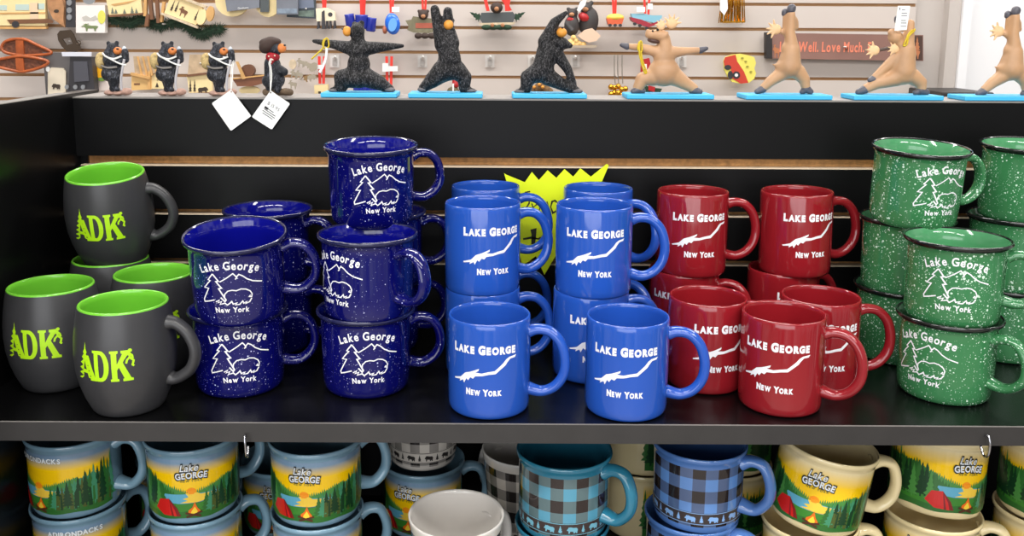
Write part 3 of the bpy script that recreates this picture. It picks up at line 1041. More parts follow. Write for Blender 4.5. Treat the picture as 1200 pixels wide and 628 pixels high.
# ================================================================== BLOBS (one continuous skin per body)
def blob(name, items, m, parent=None, voxel=.0017, smooth=3, factor=.6, loc=None):
    bm = bmesh.new()
    for it in items:
        if it[0] == 'e':
            _, c, r, ry = it
            mtx = Matrix.Translation(c) @ Matrix.Rotation(R_(ry), 4, 'Y') @ Matrix.Diagonal((*r, 1))
            bmesh.ops.create_uvsphere(bm, u_segments=20, v_segments=12, radius=1, matrix=mtx)
        else:
            _, p, r1, q, r2 = it
            p, q = Vector(p), Vector(q)
            for c, r in ((p, r1), (q, r2)):
                bmesh.ops.create_uvsphere(bm, u_segments=16, v_segments=10, radius=r, matrix=Matrix.Translation(c))
            d = q - p
            if d.length > 1e-6:
                mtx = Matrix.Translation((p + q) / 2) @ d.to_track_quat('Z', 'Y').to_matrix().to_4x4()
                bmesh.ops.create_cone(bm, cap_ends=True, segments=16, radius1=r1, radius2=r2, depth=d.length, matrix=mtx)
    me = bpy.data.meshes.new(name)
    bm.to_mesh(me)
    bm.free()
    o = bpy.data.objects.new('tmp', me)
    C.objects.link(o)
    md = o.modifiers.new('r', 'REMESH')
    md.mode = 'VOXEL'
    md.voxel_size = voxel
    md.use_smooth_shade = True
    sm = o.modifiers.new('s', 'SMOOTH')
    sm.iterations = smooth
    sm.factor = factor
    dg = bpy.context.evaluated_depsgraph_get()
    dg.update()
    out = bpy.data.meshes.new_from_object(o.evaluated_get(dg))
    out.name = name
    bpy.data.objects.remove(o)
    bpy.data.meshes.remove(me)
    out.materials.clear()
    out.materials.append(m)
    out.polygons.foreach_set('use_smooth', [True] * len(out.polygons))
    return link_mesh(name, out, parent, loc)


M_bear = fur('carved_black_fur', (11, 11, 13), (92, 90, 92), 340, .53)
M_bear2 = fur('painted_black_fur', (30, 32, 38), (92, 94, 104), 240, .56)
M_muzzle = mat('orange_tan_muzzle', (226, 152, 58), .45)
M_nose = mat('black_nose', (22, 20, 20), .3)
M_pad = mat('grey_paw', (96, 92, 94), .6, var=.2, vscale=300)
M_cyan = mat('cyan_mat', (64, 178, 226), .5)
M_moose = mat('tan_moose_paint', (188, 146, 108), .45, var=.14, vscale=28)
M_antler = mat('pale_antler_paint', (228, 188, 142), .5, var=.1, vscale=60)
M_hoof = mat('grey_hoof_paint', (84, 82, 90), .35, var=.15, vscale=80)
M_band = mat('yellow_elastic', (206, 178, 32), .5)
M_paper = mat('white_tag_card', (238, 238, 236), .6)
M_string = mat('white_string', (232, 230, 226), .7)
M_inkgrey = mat('tag_ink', (60, 62, 70), .6)
YM = 1.147         # centre line of the figures on the ledge


def fig_map(zoom_origin, zoom, base_px):
    """a crop's pixels -> metres in the figure's own frame (x right, z up from its base)"""
    b = P(base_px[0], base_px[1], YM)
    mpp = (P(base_px[0] + 1, base_px[1], YM) - b).x

    def f(x, y, d=0):
        u, v = zoom_origin[0] + x / zoom, zoom_origin[1] + y / zoom
        return Vector(((u - base_px[0]) * mpp, d / zoom * mpp, (base_px[1] - v) * mpp * 1.012))
    return b, mpp / zoom, f


def yoga(name, label, cat, group, origin, zoom, plate, caps, m, parts, bx, label_m=None):
    """plate = (left, right, top-of-plate row) in crop pixels"""
    u = origin[0] + (plate[0] + plate[1]) / 2 / zoom
    v = origin[1] + plate[2] / zoom
    b, k, f = fig_map(origin, zoom, (u, v))
    hw = (plate[1] - plate[0]) / 2 * k
    MT = .0058
    t = tag(empty(name, (b.x, YM, ZLEDGE + .0003)), label, cat, group)
    boxes('yoga_mat', M_cyan, [(-hw, hw, -.0225, .0225, 0, MT)], t, .0012)['label'] = 'cyan yoga mat base'
    up = Vector((0, 0, MT - .0006))

    def conv(items):
        out = []
        for it in items:
            if it[0] == 'c':
                _, p, r1, q, r2 = it
                out.append(('c', f(*p) + up, r1 * k, f(*q) + up, r2 * k))
            else:
                _, p, r, ry = it
                out.append(('e', f(*p) + up, tuple(x * k for x in r), ry))
        return out
    blob('body', conv(caps), m, t)
    last = None
    for pn, items, pm, *lb in parts:
        o = blob(pn, conv(items), pm, last if pn == 'nose' else t, voxel=.0011, smooth=2)
        last = o
        if lb:
            o['label'] = lb[0]
    return t, (lambda x, y, d=0: f(x, y, d) + up), k


# --- black bears in yoga poses (crop 2 and crop 3 pixels)
g = 'black bear yoga figurines'
t, f, k = yoga('bear_figurine', 'black bear yoga figurine with both arms stretched out sideways', 'figurine', g, (220, 0), 4.615, (735, 1140, 503),
     [('e', (925, 425), (66, 58, 58), 0), ('e', (928, 355), (62, 52, 66), 0), ('e', (928, 285), (60, 46, 52), 0), ('c', (926, 250), 36, (925, 195), 36), ('e', (925, 178, -4), (40, 42, 40), 0), ('c', (900, 185, -14), 26, (880, 186, -22), 18),
      ('e', (948, 140), (17, 12, 18), 0), ('e', (908, 142, 6), (15, 12, 15), 0),
      ('c', (890, 272), 40, (800, 252), 25), ('c', (800, 252), 25, (690, 234), 12), ('c', (966, 272), 40, (1070, 262), 25), ('c', (1070, 262), 25, (1163, 257), 12),
      ('c', (890, 425), 58, (835, 425), 44), ('c', (835, 425), 44, (830, 480), 34), ('c', (830, 484), 22, (780, 490, -6), 14),
      ('c', (965, 425), 54, (1035, 452), 42), ('c', (1035, 452), 42, (1095, 486), 24)], M_bear,
     [('muzzle', [('e', (872, 182, -26), (24, 24, 28), 0)], M_muzzle, 'orange-tan muzzle'), ('nose', [('e', (850, 170, -32), (8, 8, 7), 0)], M_nose), ('paw', [('e', (1095, 489, -10), (30, 26, 15), 0)], M_pad, 'grey paw'), ('paw', [('e', (790, 494, -14), (26, 24, 10), 0)], M_pad, 'grey paw')], None)
wire('elastic_band', [f(750, 222, -28), f(742, 250, -30), f(752, 272, -26), f(772, 262, -24), f(770, 226, -24), f(758, 220, -22), f(748, 240, -30), f(742, 270, -32), f(712, 300, -36), f(682, 328, -40)], .0011, M_band, t)
yt = link_mesh('tag_strip', finish(tube(catmull([f(764, 270, -34), f(758, 320, -36), f(742, 365, -38), f(722, 398, -40)], 6), .0016, .0004, seg=8, side=Vector((0, 1, 0))), 'tag_strip', M_paper), t)
yt['label'] = 'curled white paper tag'
yoga('bear_figurine', 'black bear yoga figurine reaching both arms up, head thrown back', 'figurine', g, (440, 0), 4.615, (185, 580, 507),
     [('c', (323, 70, -4), 25, (340, 160, -4), 31), ('c', (340, 160, -4), 31, (366, 255), 46), ('c', (392, 80, 6), 25, (398, 160, 6), 28), ('c', (398, 160, 6), 28, (412, 245, 4), 44), ('e', (392, 250), (62, 50, 56), 0),
      ('e', (384, 158, 20), (36, 36, 36), 0), ('c', (390, 250), 54, (402, 330), 62), ('e', (392, 380), (76, 62, 66), 0), ('c', (362, 395), 60, (310, 440), 44), ('c', (310, 440), 44, (258, 484), 26),
      ('c', (440, 390), 54, (482, 425), 40), ('c', (482, 425), 40, (480, 484), 30), ('c', (482, 488), 20, (535, 496, -4), 12), ('e', (420, 128, 22), (10, 8, 12), 0)], M_bear,
     [('muzzle', [('e', (397, 150, -16), (27, 26, 27), 0)], M_muzzle, 'orange-tan muzzle'), ('nose', [('e', (420, 170, -30), (8, 8, 7), 0)], M_nose), ('paw', [('e', (254, 490, -6), (28, 24, 14), 0)], M_pad, 'grey paw'), ('paw', [('e', (515, 496, -6), (36, 22, 10), 0)], M_pad, 'grey paw')], None)
yoga('bear_figurine', 'black bear yoga figurine leaning sideways with one arm raised overhead', 'figurine', g, (440, 0), 4.615, (738, 1135, 510),
     [('c', (1022, 88), 13, (962, 138), 27), ('c', (962, 138), 27, (915, 240), 42), ('e', (1000, 246, -6), (46, 42, 34), 15), ('c', (1020, 250, -10), 26, (1046, 258, -14), 16), ('e', (985, 214, 8), (12, 9, 14), 0), ('c', (922, 265), 46, (905, 375), 60), ('e', (926, 292), (60, 46, 50), 0),
      ('c', (970, 292), 38, (1034, 378), 26), ('c', (1034, 378), 26, (1072, 458), 17), ('e', (897, 395), (70, 56, 58), 0), ('c', (870, 405), 54, (822, 425), 40), ('c', (822, 425), 40, (815, 484), 32), ('c', (812, 492), 20, (764, 500, -4), 12),
      ('c', (935, 425), 48, (1020, 470), 31), ('c', (1020, 470), 31, (1088, 496), 22)], M_bear,
     [('muzzle', [('e', (1000, 190, -16), (29, 28, 26), 0)], M_muzzle, 'orange-tan muzzle turned up'), ('nose', [('e', (1003, 166, -26), (9, 9, 7), 0)], M_nose), ('paw', [('e', (1090, 498, -8), (32, 24, 13), 0)], M_pad, 'grey paw'), ('paw', [('e', (782, 502, -6), (36, 22, 10), 0)], M_pad, 'grey paw')], None)


def antler(cx, cy, w, h, d, ang=0, n=5, flip=1):
    """a palm with finger-like tines fanning to one side"""
    it = [('e', (cx, cy, d), (w * .38, w * .16, h * .34), 0)]
    for i in range(n):
        t = R_(ang + (i - (n - 1) / 2) * 34)
        it.append(('c', (cx, cy, d), w * .11, (cx + math.cos(t) * w * .58, cy - math.sin(t) * h * .58, d - w * .08), w * .06))
    return it


g = 'moose yoga figurines'
t, f, k = yoga('moose_figurine', 'tan moose yoga figurine with both arms stretched out sideways', 'figurine', g, (660, 0), 4.615, (330, 795, 515),
     [('e', (540, 400), (88, 70, 78), 0), ('e', (538, 320), (58, 46, 60), 0), ('c', (540, 290), 44, (535, 225), 34), ('e', (520, 210, -6), (38, 34, 34), 0), ('c', (500, 206, -10), 32, (452, 202, -22), 25), ('e', (440, 182, -26), (10, 12, 10), 0),
      ('c', (510, 296), 34, (410, 270), 21), ('c', (410, 270), 21, (345, 265), 17), ('c', (575, 296), 34, (670, 288), 21), ('c', (670, 288), 21, (728, 284), 17), ('e', (540, 200, -34), (12, 10, 20), 20),
      ('c', (480, 425), 50, (424, 436), 36), ('c', (424, 436), 36, (404, 484), 30), ('c', (600, 425), 50, (662, 462), 34), ('c', (662, 462), 34, (704, 486), 27)], M_moose,
     [('antler', antler(572, 146, 84, 84, 0, 75), M_antler, 'pale antler'), ('antler', antler(512, 160, 62, 66, -20, 95), M_antler, 'pale antler'), ('mouth', [('e', (475, 236, -18), (36, 24, 13), 12)], mat('dark_mouth', (78, 52, 44), .5), 'dark open mouth'),
      ('hoof', [('c', (338, 266), 19, (308, 258, -4), 12)], M_hoof), ('hoof', [('c', (732, 284), 19, (762, 274, -4), 12)], M_hoof),
      ('hoof', [('c', (402, 494, -6), 23, (376, 502, -14), 16), ('c', (402, 494), 24, (430, 500), 16)], M_hoof), ('hoof', [('c', (708, 494, -4), 24, (736, 502, -10), 16), ('c', (700, 500), 18, (690, 502), 14)], M_hoof)], None)
for x, y in ((466, 186), (492, 178)):
    blob('eye', [('e', f(x, y, -36), (7 * k, 6 * k, 7 * k), 0)], M_nose, t, voxel=.0006, smooth=1)
wire('elastic_band', [f(398, 240, -26), f(392, 280, -28), f(412, 292, -26), f(412, 246, -26), f(402, 242, -28), f(400, 300, -32), f(412, 350, -34), f(432, 402, -30), f(440, 396, -30), f(418, 340, -34), f(408, 290, -30)], .0011, M_band, t)


def rear_moose(origin, zoom, plate, dx, dy, label, flip=1):
    q = lambda x, y, d=0: (x + dx, y + dy, d)
    return yoga('moose_figurine', label, 'figurine', 'moose yoga figurines', origin, zoom, plate,
         [('c', q(216, 74, -6), 17, q(216, 150, -4), 21), ('c', q(216, 150, -4), 21, q(226, 215), 32), ('c', q(200, 84, 12), 13, q(206, 150, 12), 17), ('e', q(222, 215), (38, 30, 40), 0), ('c', q(226, 220), 36, q(220, 285), 50), ('e', q(218, 288), (54, 44, 42), 0),
          ('e', q(228, 108, 14), (24, 24, 32), 0), ('c', q(238, 105, 14), 16, q(244, 128, 10), 12), ('c', q(170, 282), 9, q(152, 276, -2), 4), ('c', q(180, 146, 10), 9, q(205, 150, 14), 10),
          ('c', q(195, 312), 30, q(152, 342), 23), ('c', q(152, 342), 23, q(120, 372), 18), ('c', q(258, 306), 32, q(286, 336), 24), ('c', q(286, 336), 24, q(294, 366), 19)], M_moose,
         [('antler', antler(158 + dx, 136 + dy, 66, 66, 4, 175), M_antler, 'pale antler'), ('hoof', [('c', q(216, 52, -6), 18, q(214, 58, -6), 18)], M_hoof), ('hoof', [('c', q(196, 66, 14), 14, q(194, 74, 14), 12)], M_hoof),
          ('hoof', [('c', q(118, 376), 18, q(94, 386, -4), 12)], M_hoof), ('hoof', [('c', q(296, 374), 19, q(314, 386, -4), 13), ('c', q(290, 380), 15, q(282, 387), 12)], M_hoof)], None)


rear_moose((860, 0), 3.529, (30, 382, 398), 0, 0, 'tan moose yoga figurine seen from behind, arms raised, before the rustic saying sign')
t, f, k = yoga('moose_figurine', 'tan moose yoga figurine bending sideways with one arm up and one down', 'figurine', g, (860, 0), 3.529, (468, 834, 398),
     [('c', (705, 110), 18, (702, 180), 25), ('c', (702, 180), 25, (698, 235), 40), ('c', (695, 220), 40, (690, 300), 50), ('e', (688, 318), (58, 44, 40), 0), ('c', (690, 205), 26, (664, 190, -4), 22), ('e', (646, 165, -6), (30, 26, 30), 0), ('c', (642, 160, -8), 24, (628, 146, -12), 17),
      ('c', (670, 240), 28, (612, 292), 19), ('c', (612, 292), 19, (575, 330), 16), ('c', (665, 328), 36, (585, 352), 24), ('c', (585, 352), 24, (545, 372), 20), ('c', (730, 322), 34, (768, 346), 25), ('c', (768, 346), 25, (774, 372), 20)], M_moose,
     [('antler', antler(562, 218, 62, 62, -10, 175), M_antler, 'pale antler'), ('antler', antler(644, 212, 52, 54, -14, 165), M_antler, 'pale antler'), ('brow', [('c', (585, 216, -6), 7, (625, 208, -10), 8)], mat('dark_brow', (84, 66, 58), .5), 'dark antler stem'),
      ('hoof', [('e', (652, 96), (13, 14, 19), -15)], M_hoof), ('hoof', [('c', (572, 334), 17, (556, 338, -4), 11)], M_hoof), ('hoof', [('c', (540, 376), 19, (512, 386, -4), 13)], M_hoof), ('hoof', [('c', (772, 378), 20, (794, 386, -4), 13), ('c', (764, 384), 14, (750, 388), 12)], M_hoof)], None)
wire('elastic_band', [f(706, 135, -26), f(690, 150, -28), f(680, 175, -30), f(672, 198, -30), f(684, 192, -32), f(690, 160, -32), f(712, 140, -26), f(716, 132, -20)], .0011, M_band, t)
a = Art()
a.poly([(0, 0), (15, 1), (17, 30), (2, 30)], M_paper)
for z, w in ((25, 4), (21, 7), (18, 7), (12, 6), (9, 7), (5, 7)):
    a.poly([(7, z), (7 + w, z), (7 + w, z + .8), (7, z + .8)], M_inkgrey, 1)
a.poly([(4, 25), (5, 25), (5, 28), (4, 28)], M_inkgrey, 1)
pt = P(1048, 36, YM - .012)
o = link_mesh('price_tag', a.flat('price_tag'), None, pt)
md = o.modifiers.new('s', 'SOLIDIFY')
md.thickness = .0004
md.offset = 1
tag(o, 'small white price strip standing up behind the side-bending moose', 'price tag')
rear_moose((860, 0), 3.529, (918, 1270, 398), 913, 4, 'tan moose yoga figurine with arms raised, at the photo edge before the white door')

# --- small walking bears
def stones(name, items, parent):
    return blob(name, items, mat('pinkish_stone', (166, 132, 118), .7, var=.25, vscale=200), parent, voxel=.0014, smooth=2)


g = 'hiking bear figurines'


def hiker(u, label, dx=0):
    b = P(u, 113, YM)
    k = (P(u + 1, 113, YM) - b).x / 4.615
    t = tag(empty('bear_figurine', (b.x, YM - .006, ZLEDGE + .0003)), label, 'figurine', g)
    f = lambda x, y, d=0: Vector(((x - 660) * k, d * k, (515 - y) * k))
    c = lambda p, r1, q, r2: ('c', f(*p), r1 * k, f(*q), r2 * k)
    e = lambda p, r, ry=0: ('e', f(*p), tuple(x * k for x in r), ry)
    stones('stone_base', [e((615, 500), (30, 40, 15)), e((660, 502), (36, 44, 13)), e((705, 494), (30, 40, 20))], t)
    blob('body', [e((640, 300, -4), (44, 34, 44)), e((650, 268, -6), (36, 30, 33)), e((645, 325), (58, 42, 44)), e((638, 385), (56, 44, 46)), c((690, 330, -20), 26, (722, 322, -30), 20), c((722, 322, -30), 20, (722, 280, -30), 18),
                  c((622, 400, -14), 40, (662, 418, -26), 28), c((662, 418, -26), 28, (645, 470, -14), 22), c((630, 410, 14), 34, (640, 475, 8), 24), c((640, 478, -14), 20, (668, 482, -22), 13), e((626, 238, -4), (13, 9, 13)), e((672, 236, -4), (12, 9, 14))], M_bear2, t, voxel=.0012, smooth=2)
    mz = blob('muzzle', [e((680, 277, -22), (24, 22, 21))], mat('hiker_muzzle', (214, 126, 62), .5), t, voxel=.001)
    mz['label'] = 'orange muzzle'
    blob('nose', [e((688, 266, -42), (9, 6, 6))], M_nose, mz, voxel=.0008)
    blob('head_fluff', [e((718, 270, -28), (12, 12, 20))], mat('pale_bedroll', (196, 204, 214), .6), t, voxel=.001)['label'] = 'white cloth held at the shoulder'
    blob('pack_basket', [e((578, 330, 4), (30, 34, 46)), e((584, 300, 4), (26, 28, 14))], mat('woven_basket', (196, 170, 116), .8, bump=.8, bscale=500, var=.3, vscale=300), t, voxel=.0013)['label'] = 'woven tan pack basket'
    wire('strap', [f(600, 290, -24), f(625, 308, -40), f(668, 318, -48), f(710, 304, -50)], .0012, M_string, t)
    wire('strap', [f(625, 306, -42), f(662, 326, -48), f(700, 344, -48), f(730, 352, -46)], .0011, M_string, t)
    wire('belt', [f(590, 356, -22), f(630, 366, -44), f(678, 362, -42)], .0013, mat('grey_belt', (128, 122, 118), .6), t)
    wire('walking_stick', [f(722, 320, -46), f(706, 380, -42), f(694, 430, -36), f(690, 486, -26)], .0016, mat('pale_stick', (190, 186, 190), .6), t)
    return t, f, k


hiker(141, 'small hiking bear figurine with pack basket, beside the hanging black packs')
hiker(204, 'small hiking bear figurine with pack basket, second along the ledge')
th, fh, kh = hiker(263, 'small hiking bear figurine wearing a blank white tag')

b = P(325, 113, YM)
k4 = (P(326, 113, YM) - b).x / 4.615
t4 = tag(empty('bear_figurine', (b.x, YM - .006, ZLEDGE + .0003)), 'bear figurine in a dark brown hat and red spotted bandana', 'figurine', g)
f4 = lambda x, y, d=0: Vector(((x - 485) * k4, d * k4, (522 - y) * k4))
c4 = lambda p, r1, q, r2: ('c', f4(*p), r1 * k4, f4(*q), r2 * k4)
e4 = lambda p, r, ry=0: ('e', f4(*p), tuple(x * k4 for x in r), ry)
blob('log_base', [c4((430, 500), 20, (560, 500), 20), e4((540, 496, -14), (34, 34, 20))], mat('bark_brown', (96, 78, 60), .8, bump=.8, bscale=300, var=.3, vscale=150), t4, voxel=.0014)
blob('body', [e4((488, 270, -4), (38, 36, 40)), c4((470, 350), 44, (480, 430), 56), c4((512, 380, -24), 28, (540, 390, -34), 22), e4((470, 440, -10), (58, 50, 42)), c4((500, 440, -24), 26, (500, 486, -24), 20), c4((450, 440), 26, (450, 486), 20)], M_bear2, t4, voxel=.0013)
mz = blob('muzzle', [e4((527, 266, -18), (25, 22, 26))], mat('hiker_muzzle', (214, 126, 62), .5), t4, voxel=.001)
mz['label'] = 'orange muzzle'
blob('nose', [e4((545, 250, -26), (8, 8, 7))], M_nose, mz, voxel=.0008)
blob('hat', [e4((452, 250, 4), (56, 58, 40), -38), e4((462, 234, 2), (60, 46, 26), -4)], mat('brown_felt', (62, 46, 40), .8), t4, voxel=.0013)['label'] = 'dark brown felt hat'
bd = blob('bandana', [e4((476, 312, -12), (38, 40, 28)), c4((480, 312, -28), 24, (476, 345, -44), 8)], mat('red_bandana', (158, 24, 36), .7), t4, voxel=.0012)
bd['label'] = 'red bandana with pale spots'
for x, y in ((464, 308), (484, 326), (496, 304), (474, 338)):
    blob('bandana_spot', [e4((x, y, -50), (6, 6, 6))], mat('bandana_spot', (230, 214, 190), .7), bd, voxel=.0008)

# --- white swing tags hung over the ledge
def swing_tag(pts, string, label, ink):
    Yt = YB - .006
    cx = sum(p[0] for p in pts) / 4
    cy = sum(p[1] for p in pts) / 4
    c0 = P(cx, cy, Yt)
    t = tag(empty('swing_tag', (c0.x, Yt, c0.z)), label, 'price tag', 'white swing tags')
    a = Art()
    q = lambda u, v: ((P(u, v, Yt) - c0).x * 1000, (P(u, v, Yt) - c0).z * 1000)
    # trimmed corners and the punched hole
    P4 = [Vector(q(*p)) for p in pts]
    out = []
    for i in range(4):
        a0, b0, c1 = P4[i - 1], P4[i], P4[(i + 1) % 4]
        out += [tuple(b0 + (a0 - b0).normalized() * 1.2), tuple(b0 + (c1 - b0).normalized() * 1.2)]
    top = P4[0] + ((P4[1] + P4[3]) / 2 - P4[0]) * .10
    a.poly(out, M_paper, holes=[[(top.x + 1.2 * math.cos(x), top.y + 1.2 * math.sin(x)) for x in [2 * PI * i / 12 for i in range(12)]]])
    o = link_mesh('card', a.flat('card'), t)
    md = o.modifiers.new('s', 'SOLIDIFY')
    md.thickness = .0005
    md.offset = -1
    if ink:
        ar = Art()
        ax = (P4[1] - P4[0])
        ang = math.atan2(ax.y, ax.x)
        ar.text('$ 15.95', 0, 3, 5.2, M_inkgrey, 2, bold=-.01, space=.2)
        for i, (w, x) in enumerate(((16, 0), (20, 1), (22, 0), (18, 2))):
            ar.poly([(-11 + x, -2 - i * 3.2), (-11 + x + w, -2 - i * 3.2), (-11 + x + w, -3.1 - i * 3.2), (-11 + x, -3.1 - i * 3.2)], M_inkgrey, 2)
        ar.poly([(-11, -1), (-5, -1), (-5, -4.6), (-11, -4.6)], mat('tag_black_ink', (30, 30, 34), .6), 3)
        for v in ar.bm.verts:
            x, y = v.co.x * .8, v.co.y * .8
            v.co.x, v.co.y = x * math.cos(ang) - y * math.sin(ang) + 1, x * math.sin(ang) + y * math.cos(ang) + 1
        link_mesh('printed_price', ar.flat('printed_price', .00015), t)['label'] = 'grey printed price lines'
    h = Vector((top.x / 1000, -.0004, top.y / 1000))
    for s in (-1, 1):
        pp = [h + Vector((0, -.0006, 0))] + [P(u + s * .8, v, y) - Vector((c0.x, Yt, c0.z)) for u, v, y in string] 
        wire('string', pp, .0006, M_string, t)
    return t


swing_tag([(271, 105), (294.5, 136), (270.5, 153.5), (248, 121)], [(271.5, 92, YB - .004), (272, 80, YB + .006), (272.5, 70, YB + .012), (262, 66.5, YB + .012)], 'blank white swing tag on a string, hung from the hiking bear', False)
swing_tag([(317, 106), (340, 121.5), (318.5, 152), (295, 137)], [(317.5, 92, YB - .004), (317, 80, YB + .004), (316, 74, YB + .008), (318, 68, YB + .010)], 'white swing tag with a printed price, hung from the bear in the hat', True)

# ================================================================== GOODS ON THE SLATTED WALL
YG = 2.655


def slab(name, pts, m, parent=None, Y=YG, th=.012, org=None, bevel=0., holes=()):
    """an outline of real thickness standing at depth Y (front) to Y + th"""
    org = org or Vector((0, 0, 0))
    loops = [[P(u, v, Y) - org for u, v in l] for l in (pts, *holes)]
    flat = [p for l in loops for p in l]
    bm = bmesh.new()
    f = [bm.verts.new(p) for p in flat]
    bk = [bm.verts.new(p + Vector((0, th, 0))) for p in flat]
    for t in tessellate_polygon([[Vector((p.x, p.z, 0)) for p in l] for l in loops]):
        bm.faces.new([f[i] for i in t])
        bm.faces.new([bk[i] for i in t])
    i0 = 0
    for l in loops:
        n = len(l)
        for i in range(n):
            q = (i + 1) % n
            bm.faces.new((f[i0 + i], f[i0 + q], bk[i0 + q], bk[i0 + i]))
        i0 += n
    return link_mesh(name, finish(bm, name, m, smooth=False), parent)


def thing_at(name, u, v, label, cat, group=None, Y=YG, peg=True):
    p = P(u, v, Y)
    t = tag(empty(name, p), label, cat, group)
    if peg and name != 'peg_hook':
        wire('hanging_peg', [(0, .004, .0), (0, YW - Y, .0)], .0022, M_plast, t)
    return t, p


def rect(u0, v0, u1, v1):
    return [(u0, v0), (u1, v0), (u1, v1), (u0, v1)]


def rrect(cu, cv, w, h, ang):
    c, s = math.cos(R_(ang)), math.sin(R_(ang))
    return [(cu + x * c - y * s, cv + x * s + y * c) for x, y in ((-w / 2, -h / 2), (w / 2, -h / 2), (w / 2, h / 2), (-w / 2, h / 2))]


def oval(cu, cv, a, b, n=20, ang=0):
    c, s = math.cos(R_(ang)), math.sin(R_(ang))
    return [(cu + a * math.cos(t) * c - b * math.sin(t) * s, cv + a * math.cos(t) * s + b * math.sin(t) * c) for t in [2 * PI * k / n for k in range(n)]]


def sil(shape, cu, cv, w, h, ang=0, flip=1):
    c, s = math.cos(R_(ang)), math.sin(R_(ang))
    out = []
    for x, y in shape:
        x, y = (x - .5) * w * flip, -(y - .5) * h
        out.append((cu + x * c - y * s, cv + x * s + y * c))
    return out


def tsil(cu, vb, w, h, ang=0):
    c, s = math.cos(R_(ang)), math.sin(R_(ang))
    return [(cu + x * c - y * s, vb + x * s + y * c) for x, y in [(a, -b) for a, b in tree2d(0, 0, w, h, 4)]]


W_cream = mat('pale_wood', (236, 214, 160), .6, var=.08, vscale=20)
W_oak = mat('honey_wood', (206, 160, 100), .6, var=.15, vscale=25)
W_brown = mat('brown_wood', (116, 78, 52), .6, var=.2, vscale=25)
W_dark = mat('burnt_wood', (62, 50, 40), .7)
W_birch = mat('birch_bark', (206, 188, 160), .8, var=.2, vscale=60)
W_amber = mat('amber_varnish', (168, 84, 40), .35, .3, var=.25, vscale=40)
W_web = mat('snowshoe_webbing', (104, 58, 36), .6, bump=1., bscale=120, var=.4, vscale=120)
M_ribbon = mat('red_ribbon', (226, 52, 40), .5)
M_slate2 = mat('slate_plaque', (112, 116, 126), .5, var=.12, vscale=20)
M_dkgrn = mat('dark_pine_green', (34, 62, 42), .7, var=.4, vscale=90)
M_metal = mat('dark_bronze_metal', (84, 70, 58), .4, 0, .6)
M_ice = mat('pale_blue_print', (186, 204, 196), .5)
M_blk = mat('black_card', (52, 50, 54), .5)
M_gold = mat('gold_metal', (214, 158, 54), .25, 0, .9)
M_ornred = mat('ornament_red', (178, 36, 40), .35)
M_ornyel = mat('ornament_yellow', (240, 204, 90), .4)
M_ornblue = mat('ornament_blue', (38, 52, 160), .2, .5)
M_sky = mat('ornament_sky_blue', (40, 110, 220), .25, .4)
M_plast = mat('clear_plastic_hook', (214, 210, 206), .2)

# wooden camper plaque
t, o = thing_at('camper_plaque', 22, 20, 'cream wooden camper van wall plaque, upper corner above the snowshoes', 'plaque')
slab('board', [(-14, -14), (50, -14), (53, 0), (53, 30), (-14, 30)], W_cream, t, org=o, th=.014)
slab('stripe', [(-14, 15), (53, 14), (53, 16), (-14, 17)], W_oak, t, YG - .001, .002, o)
for r in (rect(-6, 6, 8, 12), rect(18, 5, 34, 12), rect(44, 4, 52, 11)):
    slab('window', r, M_ice, t, YG - .001, .002, o)
slab('door', rect(35, 3, 45, 26), mat('plaque_door', (226, 200, 166), .6), t, YG - .001, .002, o)
slab('undercarriage', [(8, 23), (56, 22), (62, 24), (62, 27), (12, 28)], W_brown, t, YG - .002, .002, o)
slab('wheel', oval(18, 28.5, 4.2, 4), M_blk, t, YG - .003, .004, o)
slab('base_rail', rect(-14, 31, 54, 34), W_oak, t, YG, .014, o)
# round horn shape and chain of openers
t, o = thing_at('antler_ornament', 64, 14, 'brown carved oval ornament hung beside the camper plaque', 'ornament')
slab('board', [(55, -6), (70, -6), (75, 8), (74, 22), (76, 32), (70, 28), (62, 22), (56, 10)], mat('carved_tan', (176, 128, 88), .6, var=.3, vscale=40), t, org=o, th=.02)
slab('eye', oval(66, 13, 3, 2), W_dark, t, YG - .001, .002, o)
t, o = thing_at('keychain_card', 82, 12, 'dark strip of metal keychains hanging by the white moose card', 'keychain')
slab('card', rect(77, -6, 88, 32), M_blk, t, org=o, th=.004)
for v in (3, 12, 20):
    slab('charm', oval(81, v, 3, 3.5), mat('steel_charm', (176, 178, 182), .3, 0, .7), t, YG - .003, .003, o)
# white card with moose
t, o = thing_at('moose_card', 106, 22, 'white boxed card with a green moose print hung by the rustic signs', 'card', peg=False)
slab('card', rect(89, 6, 123, 38.5), mat('white_card', (232, 226, 222), .6), t, org=o, th=.02)
slab('print', sil(MOOSE, 106, 32, 22, 9), mat('moss_green', (112, 128, 84), .6), t, YG - .001, .002, o)
slab('print', [(96, 20), (101, 18), (106, 21), (112, 18), (115, 22), (110, 24), (98, 24)], mat('card_grey_print', (190, 186, 178), .6), t, YG - .001, .002, o)
slab('sticker', oval(119, 20, 4.5, 8), mat('yellow_green_print', (218, 214, 96), .6), t, YG - .001, .002, o)
slab('clip', oval(104, 0, 7, 5), mat('steel_charm', (176, 178, 182), .3, 0, .7), t, YG - .002, .004, o)
